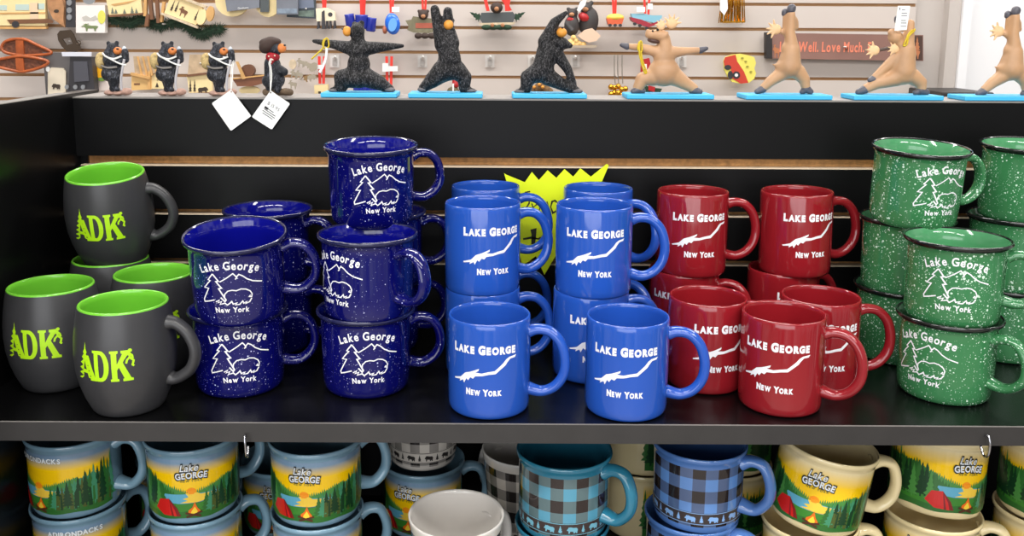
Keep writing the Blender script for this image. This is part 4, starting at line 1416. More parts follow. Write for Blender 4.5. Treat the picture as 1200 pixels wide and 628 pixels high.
# lodge plaques with garland
t, o = thing_at('lodge_plaque', 144, 8, 'cream wooden plaque with pines along its lower edge above the garland', 'plaque', peg=False)
slab('board', [(123, -8), (164, -8), (167, 15), (128, 18)], W_cream, t, org=o, th=.014)
for u, h in ((132, 8), (136, 6), (146, 6), (155, 9), (160, 7)):
    slab('painted_pine', tsil(u, 16.4, 5, h, -4), mat('grey_green_paint', (110, 118, 104), .7), t, YG - .001, .002, o)
slab('painted_arrow', [(130, 5), (148, 2), (160, 0), (150, 4), (134, 7)], W_oak, t, YG - .001, .002, o)
slab('frame_rail', [(127, 17.5), (168, 15), (168, 17), (128, 20)], W_brown, t, YG - .004, .01, o)
t, o = thing_at('moose_plaque', 216, 14, 'tilted cream plaque with a moose and pines in a twig frame', 'plaque', peg=False)
slab('board', rrect(215, 12, 40, 22, 21), W_cream, t, org=o, th=.012)
slab('painted_moose', sil(MOOSE, 215, 14, 12, 12, 21), W_brown, t, YG - .001, .002, o)
for u, v in ((200, 13), (205, 14), (228, 24), (232, 25)):
    slab('painted_pine', tsil(u, v, 3.4, 14, 21), W_dark, t, YG - .001, .002, o)
for cu, cv, w, h in ((210, 24, 46, 2.6), (220, 0, 46, 2.6)):
    slab('frame_twig', rrect(cu, cv, w, h, 21), W_birch, t, YG - .006, .01, o)
slab('log_slice', oval(236, 20, 5.4, 9.5, ang=15), W_cream, t, YG - .01, .01, o)
slab('log_slice', oval(246, 16, 4.5, 9, ang=5), W_oak, t, YG - .01, .01, o)
t, o = thing_at('rustic_frame', 177, 14, 'upright bundle of brown twig frames standing in the garland', 'frame', peg=False)
for cu, cv, w, h, an in ((170, 6, 3.4, 26, 2), (176, 8, 4, 30, -6), (184, 12, 3.4, 30, -4), (190, 14, 3, 24, 8), (172, 24, 4, 14, 8)):
    slab('twig', rrect(cu, cv, w, h, an), W_oak if cu % 4 else W_brown, t, YG - random.uniform(0, .01), .012, o)
t, o = thing_at('pine_garland', 190, 28, 'dark green pine garland strung under the rustic plaques', 'garland')
bm = bmesh.new()
rnd = random.Random(5)
core = [(126, 20), (140, 25), (152, 27), (166, 22), (178, 27), (190, 30), (205, 26), (222, 32), (234, 40), (246, 36), (258, 34)]
cp = [P(u, v, YG + .034) - o for u, v in core]
path = catmull(cp, 10)
tube(path, .004, seg=6, bm=bm)
for p in path:
    for _ in range(26):
        d = Vector((rnd.uniform(-1, 1), rnd.uniform(-.25, .25), rnd.uniform(-1, .8))).normalized() * rnd.uniform(.012, .028)
        s = Vector((d.z, 0, -d.x)).normalized() * .0013
        q = p + Vector((rnd.uniform(-.008, .008), 0, rnd.uniform(-.006, .006)))
        v = [bm.verts.new(q + s), bm.verts.new(q - s), bm.verts.new(q + d)]
        bm.faces.new(v)
link_mesh('needles', finish(bm, 'needles', M_dkgrn, smooth=False), t)
# right of the garland: round slices and slate plaques
t, o = thing_at('wood_slice_plaque', 270, 8, 'round cream wood slice with a grey plaque printed Outdoor, at the frame top', 'plaque')
slab('slice', oval(272, 1, 20, 18.5), W_cream, t, org=o, th=.012)
slab('plaque', [(262, -12), (304, -12), (304, 9), (266, 13.5)], M_slate2, t, YG - .014, .01, o)
a = Art()
a.text('Outdoors', 0, 0, 5.2, mat('plaque_letter_white', (232, 232, 232), .6), bold=.01)
lo = link_mesh('lettering', a.flat('lettering'), t)
lo.location = P(285, 10.3, YG - .0146) - o
lo.rotation_euler = (0, R_(-4), 0)
t, o = thing_at('wood_slice_plaque', 315, 8, 'round cream wood slice half covered by a dark strip plaque', 'plaque')
slab('slice', oval(314, 0, 16, 20), W_cream, t, org=o, th=.012)
slab('plaque', rect(305, -12, 315, 14), mat('dark_slate', (74, 80, 82), .5), t, YG - .012, .01, o)
t, o = thing_at('photo_plaque', 338, 8, 'blue-grey square scenic plaque beside the round wood slices', 'plaque', peg=False)
slab('board', rect(324, -12, 349, 17), M_slate2, t, YG - .01, .012, o)
slab('scene_print', rect(325, 10, 348, 15.5), mat('plaque_blue_print', (128, 142, 158), .5, var=.3, vscale=60), t, YG - .011, .002, o)
t, o = thing_at('photo_plaque', 358, 10, 'dark blue scenic plaque peeking from behind the square one', 'plaque')
slab('board', [(335, -10), (369, -12), (370, 22), (336, 20)], mat('dark_blue_plaque', (58, 68, 76), .5), t, YG + .012, .012, o)
slab('scene_print', [(350, -2), (367, -3), (368, 9), (350, 10)], mat('plaque_dusk_print', (108, 118, 138), .5), t, YG + .011, .002, o)
slab('scene_print', [(348, 13), (368, 12), (368, 20), (350, 19)], mat('plaque_moss_print', (104, 122, 112), .5, var=.3, vscale=70), t, YG + .011, .002, o)

# snowshoes
for dv, rot, lb in ((0, 0, 'amber varnished snowshoe ornament, upper of the pair'), (21, 4, 'amber varnished snowshoe ornament, lower of the pair')):
    t, o = thing_at('snowshoe', 26, 54 + dv, lb, 'snowshoe', 'snowshoe pair')
    if dv == 0:
        pts = [(2, 55), (6, 49), (16, 46), (30, 46.5), (44, 53), (60, 61), (52, 64), (30, 65), (12, 63), (4, 60)]
    else:
        pts = [(-8, 72), (8, 68), (24, 66), (42, 68), (56, 72), (52, 77), (38, 82), (24, 84), (8, 81), (-6, 77)]
    YS = YG - .02 - (.03 if dv else 0)
    path = catmull([P(u, v, YS) - o for u, v in pts], 6, closed=True)
    link_mesh('frame', finish(tube(path, .0045, seg=8, closed=True, side=Vector((0, 1, 0))), 'frame', W_amber), t)
    slab('webbing', [((u - 26) * .93 + 26, (v - 55 - dv) * .9 + 55 + dv) for u, v in pts], W_web, t, YS + .002, .004, o)
    slab('crossbar', [(18, 47 + dv), (27, 47.5 + dv), (28, 63.5 + dv * .9), (19, 63 + dv * .9)], W_amber, t, YS - .003, .006, o)
# bottle opener
t, o = thing_at('bottle_opener', 80, 48, 'dark bronze bottle opener with a square hole, hung above the black packs', 'bottle opener')
slab('body', [(67, 40), (70, 36), (82, 35), (86, 40), (89, 48), (93, 52), (94, 58), (88, 61), (78, 60), (72, 54), (68, 47)], M_metal, t, org=o, th=.006, holes=[[(73, 46), (82, 43.5), (85, 51), (78, 53)]])
path = catmull([P(92 + 2.6 * math.cos(x), 50 + 2.4 * math.sin(x), YG) - o for x in [2 * PI * i / 8 for i in range(8)]], 4, closed=True)
link_mesh('ring', finish(tube(path, .0015, seg=6, closed=True), 'ring', M_metal), t)
# black packs
t, o = thing_at('card_pack', 66, 86, 'grey hanging pack with a cream bear tag, behind the end panel', 'pack')
slab('card', [(50, 61), (82, 62), (83, 112), (54, 112)], mat('grey_pack_card', (96, 92, 92), .5), t, YG - .02, .01, o)
slab('bear_tag', [(56, 83), (60, 79), (74, 80), (77, 84), (77, 110), (56, 111)], mat('cream_tag', (226, 214, 192), .6), t, YG - .026, .005, o)
slab('bear_print', sil(BEAR, 65.5, 101, 10, 7), W_dark, t, YG - .028, .002, o)
slab('sticker', oval(56, 81, 2.4, 3), M_paper, t, YG - .028, .002, o)
t, o = thing_at('card_pack', 96, 86, 'black hanging pack with round steel snaps and a white header', 'pack')
slab('pouch', [(82, 66), (107, 67), (111, 108), (80, 108)], M_blk, t, YG - .04, .03, o)
slab('front_pocket', [(86, 72), (102, 72), (104, 95), (87, 96)], mat('pack_grey', (76, 76, 84), .5), t, YG - .045, .006, o)
slab('header', [(72, 61), (107, 61), (107, 66), (73, 66)], mat('header_white', (214, 216, 226), .5), t, YG - .046, .004, o)
for u in (78, 88, 97):
    slab('snap', oval(u, 102, 2.4, 2.6), mat('steel_charm', (176, 178, 182), .3, 0, .7), t, YG - .05, .004, o)
t, o = thing_at('honey_badge', 116, 86, 'round orange-yellow badge with a green leaf on a pale card', 'badge')
slab('card', rect(108, 68, 128, 106), mat('pale_pink_card', (222, 208, 200), .6), t, YG, .006, o)
slab('badge', oval(118, 84, 8, 7.5), mat('honey_yellow', (244, 176, 24), .4), t, YG - .006, .005, o)
slab('leaf', oval(119, 93, 4, 2.4), mat('leaf_green', (110, 140, 60), .5), t, YG - .007, .003, o)

# log cabin plaques behind the hiking bears
t, o = thing_at('cabin_ornament', 170, 84, 'tan log cabin wall ornament with slanted roof boards behind the first hikers', 'ornament')
slab('roof', [(156, 66), (182, 66), (186, 84), (170, 90), (158, 86)], mat('grey_tan_boards', (186, 162, 132), .7, var=.2, vscale=50), t, YG, .02, o)
for u in (160, 166, 172, 178):
    slab('roof_batten', [(u, 66), (u + 1.6, 66), (u + 7, 88), (u + 5, 89)], W_oak, t, YG - .004, .006, o)
slab('wall', [(154, 88), (173, 90), (174, 105), (154, 106)], mat('honey_cabin_wall', (222, 180, 116), .6), t, YG - .002, .018, o)
slab('log_rail', [(153, 85), (176, 90), (175, 93), (153, 88)], W_oak, t, YG - .01, .01, o)
slab('painted_word', rect(157, 97.5, 164, 99.5), W_brown, t, YG - .003, .002, o)
t, o = thing_at('cabin_plaque', 184, 94, 'cream plaque with small pines leaning behind the second hiking bear', 'plaque')
slab('board', [(174, 90), (192, 82), (197, 98), (192, 104), (176, 104)], W_cream, t, YG + .004, .012, o)
slab('painted_pine', tsil(184, 102.6, 5, 6), W_dark, t, YG + .003, .002, o)
slab('frame_twig', [(173, 84), (176, 83), (176, 105), (173, 105)], W_oak, t, YG - .006, .01, o)
t, o = thing_at('bear_plaque', 233, 98, 'cream bear plaque with dark pines behind the third hiking bear', 'plaque')
slab('board', [(219, 90), (248, 86), (249, 110), (222, 111)], W_cream, t, YG, .012, o)
slab('painted_bear', sil(BEAR, 238, 105, 12, 7.5, flip=-1), W_dark, t, YG - .001, .002, o)
for u in (223, 228):
    slab('painted_pine', tsil(u, 108, 4, 15), W_dark, t, YG - .001, .002, o)
slab('frame_rail', [(219, 87.5), (249, 84), (249, 86.5), (219, 90)], W_brown, t, YG - .006, .012, o)
slab('frame_rail', [(221, 109), (250, 108), (250, 112), (221, 113)], W_brown, t, YG - .006, .012, o)
t, o = thing_at('wood_board', 234, 74, 'plain grey-tan board hung between the second and third hiking bears', 'board')
slab('board', [(222, 64), (246, 64), (244, 84), (220, 88)], mat('grey_tan_boards', (186, 162, 132), .7, var=.2, vscale=50), t, YG + .01, .01, o)
# canoe ornament
t, o = thing_at('canoe_ornament', 292, 92, 'brown canoe and drum ornament behind the tagged hiking bear', 'ornament')
slab('hull', [(272, 92), (290, 91), (310, 88), (307, 98), (296, 101), (278, 101)], mat('canoe_brown', (122, 74, 48), .5), t, YG - .03, .03, o)
slab('basket', oval(290, 83, 8, 7.5), mat('basket_brown', (106, 68, 46), .6), t, YG - .02, .02, o)
slab('paddle', [(276, 72), (279, 72), (288, 92), (284, 93)], W_oak, t, YG - .036, .004, o)
slab('gunwale', [(272, 91.6), (310, 87.6), (310, 89), (272, 93.2)], W_oak, t, YG - .034, .003, o)
slab('ground_slice', oval(292, 106, 12, 5), W_cream, t, YG - .012, .012, o)
# keychain bundle
t, o = thing_at('keychain_bunch', 350, 92, 'bunch of pale metal keychains hanging behind the hatted bear', 'keychain')
rnd = random.Random(9)
for i in range(9):
    u, v = 343 + (i % 4) * 8 + rnd.uniform(-2, 2), 76 + (i // 4) * 13 + rnd.uniform(-3, 3)
    q = rnd.choice((sil(BEAR, u, v, 11, 8, rnd.uniform(-40, 40)), sil(MOOSE, u, v, 11, 11, rnd.uniform(-30, 30)), oval(u, v, 4.4, 6, 12, rnd.uniform(0, 90))))
    slab('charm', q, rnd.choice((mat('pale_pewter', (156, 146, 128), .4, 0, .3), W_birch, mat('dull_brass', (140, 112, 72), .4, 0, .5))), t, YG - .004 * i, .004, o)
t, o = thing_at('log_slice_ornament', 375, 112, 'small pale wood block ornament beside the first yoga bear mat', 'ornament')
slab('block', [(368, 100), (384, 99), (384, 113), (369, 115)], W_cream, t, YG, .02, o)
slab('painted_mark', rect(373, 107, 376, 113), W_dark, t, YG - .001, .002, o)


def ribbon(t, o, u, v0, v1, n=2, spread=4):
    for i in range(n):
        x = u + (i - (n - 1) / 2) * spread
        slab('ribbon', [(x - 1.3, v0), (x + 1.3, v0), (u + (x - u) * .5 + 1.3, v1), (u + (x - u) * .5 - 1.3, v1)], M_ribbon, t, YG + .004 + .003 * i, .0015, o)


gr = 'ribbon-hung ornaments'
t, o = thing_at('camper_ornament', 382, 24, 'white and black camper ornament on red ribbon at the wall top', 'ornament', gr)
ribbon(t, o, 380, -12, 9)
slab('body', [(370, 10), (383, 9), (392, 14), (393, 24), (371, 25)], mat('ornament_ivory', (238, 226, 196), .4), t, YG, .02, o)
slab('figure', [(377, 14), (380, 12), (381, 34), (377, 34)], M_blk, t, YG - .004, .006, o)
for u in (373, 383, 387, 392):
    slab('leg', [(u - .8, 24), (u + .8, 24), (u + 1.6, 33), (u - 1.6, 34)], M_blk, t, YG + .002, .012, o)
slab('window', oval(387, 17, 2.6, 2.6), M_blk, t, YG - .001, .002, o)
# three small blue mugs on ribbons
t, o = thing_at('mug_ornament', 424, 26, 'cluster ornament of little navy campfire cups on red ribbon', 'ornament', gr)
ribbon(t, o, 425, -12, 18, 3, 3)
for u, v, w in ((412, 25, 9), (424, 26, 12), (434, 29, 9)):
    bm = lathe([(0, 0), (.013 * w / 10, 0), (.0165 * w / 10, .004), (.015 * w / 10, .035), (.016 * w / 10, .04), (.013 * w / 10, .039), (.012 * w / 10, .006), (0, .005)], seg=20)
    x = link_mesh('cup', finish(bm, 'cup', M_ornblue), t)
    x.location = P(u, v + 8, YG - .005) - o
    x.rotation_euler = (0, R_(8 * (u - 424) / 10), 0)
t, o = thing_at('canoe_ornament', 459, 28, 'bright blue kayak ornament with a paddler on red ribbon', 'ornament', gr)
ribbon(t, o, 459, -12, 15)
blob('hull', [('e', P(460, 28, YG) - o, (.022, .015, .031), -8)], M_sky, t, voxel=.002)
slab('cockpit', oval(460, 29, 5, 8, ang=10), mat('kayak_light', (96, 164, 236), .3), t, YG - .017, .004, o)
blob('paddler', [('e', P(451, 35, YG) - o, (.007, .012, .012), 0)], mat('clay_brown', (176, 104, 76), .5), t, voxel=.002)
slab('price_sticker', rect(459, 8, 468, 14), M_paper, t, YG - .004, .001, o)
t, o = thing_at('log_sign_ornament', 494, 30, 'grey-green wooden log sign ornament with a peeking bear and red print', 'ornament', gr)
ribbon(t, o, 497, -12, 13, 2, 5)
slab('plank', [(475, 24), (482, 23), (484, 19), (508, 22), (511, 24), (511, 36), (502, 39), (484, 38), (477, 35), (479, 31)], mat('mossy_plank', (122, 116, 92), .7, var=.2, vscale=60), t, YG, .014, o)
slab('red_print', rect(487, 27, 507, 33), mat('faded_red_print', (176, 92, 72), .6), t, YG - .001, .002, o)
blob('bear_head', [('e', P(496, 17, YG) - o, (.015, .013, .015), 0), ('e', P(491, 13, YG) - o, (.005, .005, .005), 0), ('e', P(501, 13, YG) - o, (.005, .005, .005), 0)], mat('dark_brown_fur', (62, 48, 42), .7), t, voxel=.002)
blob('muzzle', [('e', P(496, 19, YG - .012) - o, (.007, .006, .006), 0)], mat('tan_snout', (176, 124, 86), .6), t, voxel=.0015)
blob('paws', [('e', P(u, 42, YG) - o, (.011, .012, .009), 0) for u in (490, 498, 506)], mat('dark_brown_fur', (62, 48, 42), .7), t, voxel=.002)
t, o = thing_at('log_sign_ornament', 583, 22, 'wide dark plaque ornament with pines and a bear head on red ribbon', 'ornament', gr)
for u in (572, 594):
    slab('ribbon', [(u - 8 + (4 if u > 583 else 0), -12), (u - 4 + (10 if u > 583 else 0), -12), (u + 2, 13), (u - 2, 13)], M_ribbon, t, YG + .002, .0015, o)
slab('ribbon', [(580, -12), (586, -12), (600, 12), (596, 13)], M_ribbon, t, YG + .006, .0015, o)
slab('plaque', [(564, 15), (601, 14), (604, 18), (601, 27), (566, 28), (562, 22)], mat('dark_slate', (74, 80, 82), .5), t, YG, .014, o)
slab('frame_edge', [(561, 27), (604, 26), (602, 29), (563, 30)], W_birch, t, YG - .002, .01, o)
for u, an in ((558, -60), (608, 60)):
    slab('pine', tsil(u + (6 if u < 580 else -6), 22, 12, 16, an), M_dkgrn, t, YG + .004, .01, o)
blob('bear_head', [('e', P(582, 9, YG) - o, (.018, .015, .016), 0)], mat('dark_brown_fur', (62, 48, 42), .7), t, voxel=.002)
blob('muzzle', [('e', P(582, 10.5, YG - .014) - o, (.007, .006, .007), 0)], mat('tan_snout', (176, 124, 86), .6), t, voxel=.0015)
blob('greenery', [('e', P(u, 32, YG) - o, (.015, .012, .008), 0) for u in (570, 578, 586, 594)], M_dkgrn, t, voxel=.002)
for u in (577, 589):
    blob('paw', [('e', P(u, 29.5, YG - .012) - o, (.006, .006, .006), 0)], mat('tan_snout', (176, 124, 86), .6), t, voxel=.0015)
# nativity-like bear family with canoe
t, o = thing_at('bear_family_ornament', 684, 34, 'dark bear family ornament in red scarves with a cream canoe', 'ornament', gr)
blob('big_bear', [('e', P(690, 26, YG) - o, (.028, .022, .042), 8), ('e', P(687, 10, YG) - o, (.018, .017, .018), 0), ('e', P(681, 3.5, YG) - o, (.007, .006, .007), 0), ('e', P(693, 3.5, YG) - o, (.007, .006, .007), 0)], mat('charcoal_fur', (58, 54, 54), .6), t, voxel=.0025)
blob('small_bear', [('e', P(670, 30, YG - .01) - o, (.022, .02, .03), 0), ('e', P(671, 16, YG - .01) - o, (.015, .014, .015), 0), ('e', P(666, 10.5, YG - .01) - o, (.006, .005, .006), 0), ('e', P(676, 10.5, YG - .01) - o, (.006, .005, .006), 0), ('c', P(664, 28, YG - .02) - o, .007, P(670, 36, YG - .03) - o, .006)], mat('charcoal_fur', (58, 54, 54), .6), t, voxel=.0025)
blob('scarf', [('e', P(684, 20, YG - .016) - o, (.017, .012, .012), 30), ('e', P(669, 23, YG - .018) - o, (.012, .01, .007), 0)], M_ornred, t, voxel=.002)
blob('muzzle', [('e', P(670, 17, YG - .024) - o, (.008, .007, .006), 0), ('e', P(686, 11, YG - .014) - o, (.009, .008, .007), 0)], mat('tan_snout', (176, 124, 86), .6), t, voxel=.0015)
slab('canoe', [(677, 42), (686, 35), (694, 33), (700, 38), (704, 42), (699, 48), (690, 50), (682, 46)], mat('canoe_cream', (228, 196, 170), .5), t, YG - .04, .02, o)
blob('popcorn_pile', [('e', P(672 + dx, 47 + dy, YG - .03) - o, (.008, .008, .008), 0) for dx, dy in ((-4, 2), (0, -3), (3, 1), (7, 4), (12, 5), (-1, 5), (4, 6))], mat('golden_crumbs', (232, 190, 120), .6, var=.3, vscale=120), t, voxel=.002)
slab('base', [(664, 53), (700, 53), (698, 56), (668, 56)], mat('grey_stone_base', (176, 160, 140), .7), t, YG - .04, .04, o)
slab('feather_tag', [(676, 12), (680, 2), (688, -2), (686, 6), (679, 14)], M_paper, t, YG - .03, .002, o)
t, o = thing_at('camper_ornament', 721, 24, 'yellow-topped little red camper ornament on red ribbon', 'ornament', gr)
ribbon(t, o, 720, -12, 16)
blob('roof', [('e', P(721, 20.5, YG) - o, (.026, .015, .011), 0)], M_ornyel, t, voxel=.002)
slab('body', [(711, 22), (731, 22), (729, 28), (713, 29)], mat('ornament_orange', (216, 96, 58), .4), t, YG - .012, .024, o)
for u in (715, 721, 727):
    slab('wheel', oval(u, 29.6, 2, 1.8), M_blk, t, YG - .014, .006, o)
t, o = thing_at('camper_ornament', 757, 25, 'sky blue and red double camper ornament with white price tags', 'ornament', gr)
ribbon(t, o, 758, -12, 18, 2, 7)
slab('roof', [(740, 16), (756, 16), (764, 18), (776, 18), (775, 24), (768, 27), (754, 24), (741, 21)], mat('ornament_pale_blue', (130, 188, 208), .4), t, YG - .01, .03, o)
slab('side', [(739, 20), (752, 23), (763, 28), (774, 24), (775, 27), (760, 32), (745, 27), (740, 24)], mat('ornament_crimson', (160, 42, 58), .4), t, YG - .016, .03, o)
for u, v in ((744, 28), (750, 30), (758, 33)):
    slab('wheel', oval(u, v, 2, 1.8), M_blk, t, YG - .018, .006, o)
slab('price_sticker', rect(746, 8, 756, 14), M_paper, t, YG - .014, .001, o)
slab('price_sticker', rect(759, 4, 765, 11), M_paper, t, YG - .014, .001, o)
# gold tinsel tassel
t, o = thing_at('tinsel_ornament', 858, 10, 'gold tinsel skirt ornament with a white feather at the wall top', 'ornament', gr)
bm = bmesh.new()
for i in range(34):
    x = -.036 + .072 * i / 33
    tube([Vector((x * .7, rnd.uniform(-.008, .008), .09)), Vector((x, rnd.uniform(-.012, .012), -.041 + rnd.uniform(0, .004)))], .0016, seg=5, bm=bm)
link_mesh('tinsel', finish(bm, 'tinsel', M_gold), t)
slab('hem', [(847, 25), (873, 24.5), (873, 26.5), (847, 27)], M_gold, t, YG - .012, .004, o)
slab('feather', [(844, -6), (852, -8), (853, 10), (849, 18), (844, 12)], M_paper, t, YG - .02, .004, o)
# map patch
t, o = thing_at('state_magnet', 868, 80, 'red and yellow map-shaped magnet hung on the slatted wall', 'magnet')
slab('plate', [(848, 72), (850, 67), (858, 64), (868, 63), (878, 65), (884, 67), (886, 74), (884, 80), (886, 86), (884, 92), (878, 97), (868, 98), (858, 96), (853, 90), (849, 82)], mat('magnet_yellow', (236, 224, 106), .4), t, YG, .008, o)
slab('red_field', [(848, 72), (850, 67), (862, 64), (864, 72), (872, 84), (877, 97), (868, 98), (858, 92), (856, 78), (849, 77)], mat('magnet_red', (200, 66, 50), .4), t, YG - .001, .002, o)
for u, v, a_, b_ in ((853, 79, 4, 3), (863, 88, 4.4, 4.4), (856, 88, 3, 5)):
    slab('emblem', oval(u, v, a_, b_), M_blk, t, YG - .002, .002, o)
slab('emblem', oval(863, 88, 2, 2), M_paper, t, YG - .003, .002, o)
for u, v in ((874, 72), (880, 84), (876, 78), (870, 68)):
    slab('painted_mark', oval(u, v, 1.6, 1.2), mat('magnet_olive', (168, 160, 70), .5), t, YG - .002, .002, o)
# ribbons hanging in the low row, cut by the figures
for u, v0, v1, lb in ((377, 66, 98, 'red ribbon loop with white price slip beside the first yoga bear arm'), (456, 66, 102, 'red ribbon loop with two white price slips beside the first yoga bear knee')):
    t, o = thing_at('ribbon_loop', u, 84, lb, 'ribbon', 'loose ribbon loops')
    for d in (-3, 3):
        slab('ribbon', [(u + d - 1.6, v0), (u + d + 1.6, v0), (u + d * .7 + 1.6, v1), (u + d * .7 - 1.6, v1)], M_ribbon, t, YG + .004, .0015, o)
    slab('price_slip', rect(u - 10, 76, u + 2, 81) if u < 400 else rect(u - 8, 74, u - 1, 84), M_paper, t, YG - .002, .001, o)
    if u > 400:
        slab('price_slip', rect(u - 1, 77.5, u + 10, 83.5), M_paper, t, YG - .004, .001, o)
t, o = thing_at('mug_ornament', 430, 106, 'navy cup ornaments glimpsed between the first yoga bear legs', 'ornament', gr)
for u in (421, 430, 438):
    bm = lathe([(0, 0), (.015, 0), (.018, .004), (.017, .038), (.018, .042), (.014, .041), (.013, .006), (0, .005)], seg=20)
    x = link_mesh('cup', finish(bm, 'cup', M_ornblue), t)
    x.location = P(u, 116, YG - .005) - o
t, o = thing_at('gnome_ornament', 533, 100, 'small red-capped ornament glimpsed between the second yoga bear legs', 'ornament', gr)
blob('cap', [('c', P(534, 99, YG) - o, .011, P(533, 92, YG) - o, .008)], M_ornred, t, voxel=.0015)
blob('coat', [('e', P(531, 107, YG) - o, (.018, .014, .014), 0)], mat('olive_coat', (96, 88, 62), .6), t, voxel=.0015)
slab('beard', [(530, 98), (532, 98), (532, 109), (530, 109)], M_paper, t, YG - .016, .004, o)
t, o = thing_at('wreath_ornament', 632, 104, 'brown twig and gold ornament glimpsed between the third yoga bear legs', 'ornament', gr)
blob('twigs', [('c', P(622, 108, YG) - o, .012, P(634, 101, YG) - o, .014), ('c', P(634, 101, YG) - o, .014, P(644, 108, YG) - o, .012)], mat('twig_brown', (112, 84, 52), .7, var=.4, vscale=120), t, voxel=.002)
blob('berries', [('e', P(u, v, YG - .014) - o, (.005, .005, .005), 0) for u, v in ((626, 102), (632, 99), (636, 102))], M_muzzle, t, voxel=.0015)
t, o = thing_at('stocking_ornament', 757, 86, 'red and green holiday ornament behind the first moose', 'ornament', gr)
slab('ribbon', [(752, 70), (761, 68), (764, 84), (756, 90), (751, 84)], M_ornred, t, YG, .012, o)
slab('price_slip', rect(753, 75, 758, 81), M_paper, t, YG - .002, .001, o)
slab('greens', [(755, 100), (766, 103), (776, 104), (773, 110), (757, 109)], M_dkgrn, t, YG, .012, o)
slab('berry_patch', [(760, 100), (768, 102), (767, 108), (760, 106)], M_ornred, t, YG - .004, .006, o)
# chain with golden bells
t, o = thing_at('bell_chain', 724, 90, 'cluster of golden jingle bells on thin chains beside the first moose', 'bells')
for u in (720, 724, 729):
    wire('chain', [P(u, 64, YG) - o, P(u, 84, YG) - o, P(u + 1, 98, YG) - o], .0012, mat('chain_grey', (150, 144, 132), .3, 0, .7), t)
rnd = random.Random(4)
for i in range(10):
    bm = bmesh.new()
    bmesh.ops.create_uvsphere(bm, u_segments=12, v_segments=8, radius=.0085)
    x = link_mesh('bell', finish(bm, 'bell', M_gold), t)
    x.location = P(716 + (i % 5) * 4.2, 103 + (i // 5) * 7 + rnd.uniform(-2, 2), YG - rnd.uniform(0, .02)) - o

# empty hooks along the wall
hooks = [(392, 'beside the first yoga bear chest'), (495, 'between the first two yoga bears'), (574, 'between the second and third yoga bears'), (624, 'behind the third yoga bear shoulder'), (674, 'beside the third yoga bear head'), (799, 'under the first moose outstretched arm')]
for u, w in hooks:
    t, o = thing_at('peg_hook', u, 70, 'empty clear plastic peg hook ' + w, 'hook', 'empty peg hooks')
    slab('back_plate', rect(u - 5.5, 65, u + 5.5, 79), M_plast, t, YW - .004, .004, o)
    wire('hanging_peg', [P(u, 69, YW - .004) - o, P(u, 69, YW - .12) - o, P(u + .6, 66, YW - .15) - o], .003, M_plast, t)
    slab('price_holder', rect(u - 2.5, 68, u + 2.5, 77), mat('grey_holder', (176, 172, 168), .4), t, YW - .008, .003, o)

# rustic saying sign
t, o = thing_at('saying_sign', 992, 55, 'long dusky brown sign with coral lettering Live Well, Love Much', 'sign')
slab('board', [(901, 38.5), (1082, 41), (1082, 71.5), (901, 68.5)], mat('dusky_brown_board', (140, 104, 94), .6, var=.08, vscale=10), t, YG + .02, .016, o)
slab('side_bar', [(898, 38), (905, 38.2), (905, 69), (898, 68.5)], mat('sign_black', (42, 38, 38), .5), t, YG + .016, .022, o)
slab('corner_panel', [(1064, 42), (1081, 42), (1081, 70.5), (1064, 70)], mat('sign_dark_brown', (76, 54, 46), .6), t, YG + .019, .002, o)
slab('painted_moose', sil(MOOSE, 1072, 62, 15, 14), mat('sign_orange', (186, 118, 78), .6), t, YG + .018, .002, o)
slab('painted_pine', tsil(1075, 60, 7, 17), mat('sign_orange', (186, 118, 78), .6), t, YG + .018, .002, o)
slab('painted_moose', sil(MOOSE, 910, 60, 9, 16), mat('sign_orange', (186, 118, 78), .6), t, YG + .019, .002, o)
a = Art()
M_coral = mat('coral_letter', (232, 134, 106), .6)
x = a.text('Live Well. Love Much. F', 0, 0, 28, M_coral, bold=.03, small=1., space=.08, aspect=.52)
mppx = (P(993, 55, YG) - P(992, 55, YG)).x * 1000
for v in a.bm.verts:
    v.co.x *= (1021 - 913) * mppx / x
lo = link_mesh('lettering', a.flat('lettering'), t)
lo.location = P(967, 60.6, YG + .0195) - o
lo['label'] = 'coral serif-like lettering'

# dark box end at the foot of the door
p0, p1 = P(1104, 108, YW - .25), P(1121, 119, YW - .25)
tag(boxes('floor_box', M_blackedge, [(p0.x, p1.x + .1, YW - .25, YW - .05, p1.z - .3, p0.z)], None, .004), 'low black box standing before the white door frame', 'box')

# ================================================================== LIGHT
W = bpy.data.worlds.new('store')
S.world = W
W.use_nodes = True
bg = W.node_tree.nodes['Background']
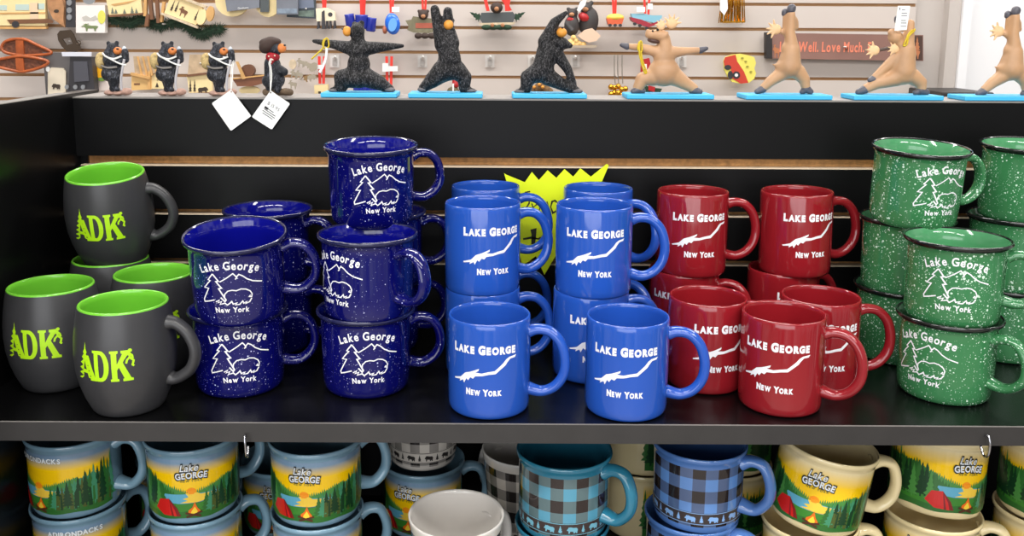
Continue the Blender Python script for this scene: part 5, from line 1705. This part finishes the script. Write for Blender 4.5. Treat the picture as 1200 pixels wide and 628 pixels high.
# shop surroundings as upright noise streaks, put in for reflections on the glazes
nt = W.node_tree
tc = nt.nodes.new('ShaderNodeTexCoord')
mp = nt.nodes.new('ShaderNodeMapping')
mp.inputs['Scale'].default_value = (9, 9, .9)
nz = nt.nodes.new('ShaderNodeTexNoise')
nz.inputs['Scale'].default_value = 1.
nz.inputs['Detail'].default_value = 3
nt.links.new(tc.outputs['Generated'], mp.inputs['Vector'])
nt.links.new(mp.outputs[0], nz.inputs['Vector'])
rp = nt.nodes.new('ShaderNodeValToRGB')
rp.color_ramp.elements[0].position = .38
rp.color_ramp.elements[1].position = .66
rp.color_ramp.elements[0].color = (.10, .098, .095, 1)
rp.color_ramp.elements[1].color = (1., .98, .96, 1)
nt.links.new(nz.outputs['Fac'], rp.inputs[0])
nt.links.new(rp.outputs[0], bg.inputs[0])
bg.inputs[1].default_value = .62


def area(name, loc, sx, sy, power, rot=(0, 0, 0), col=(1, .97, .93)):
    l = bpy.data.lights.new(name, 'AREA')
    l.shape = 'RECTANGLE'
    l.size, l.size_y = sx, sy
    l.energy = power
    l.color = col
    o = bpy.data.objects.new(name, l)
    o.location = loc
    o.rotation_euler = rot
    C.objects.link(o)


for y in (-1.6, -.2, 2.0):
    for x in (-1.5, 0., 1.5):
        area('ceiling_light', (x + .2, y, 1.75), 1.2, .22, 24 if y < 1 else 26)
# unseen fill lamp added behind the viewer to brighten the shelves
area('front_fill', (-.6, -2.4, .35), 3.2, 1.8, 56, (R_(92), 0, R_(-8)), (.95, .97, 1))

# ================================================================== CAMERA
cam = bpy.data.cameras.new('camera')
cam.sensor_width = 36
cam.lens = FPX / 1200 * 36
cam.shift_x = (600 - PX) / 1200
cam.shift_y = -(314 - PY) / 1200
cam.clip_start = .05
co = bpy.data.objects.new('camera', cam)
C.objects.link(co)
co.matrix_world = Matrix.Translation((0, 0, HC)) @ Matrix.Rotation(PI / 2 - PITCH, 4, 'X') @ Matrix.Rotation(ROLL, 4, 'Z')
S.camera = co
S.view_settings.view_transform = 'Standard'
S.view_settings.look = 'None'
S.view_settings.gamma = 1
S.view_settings.use_curve_mapping = False
S.view_settings.exposure = 0
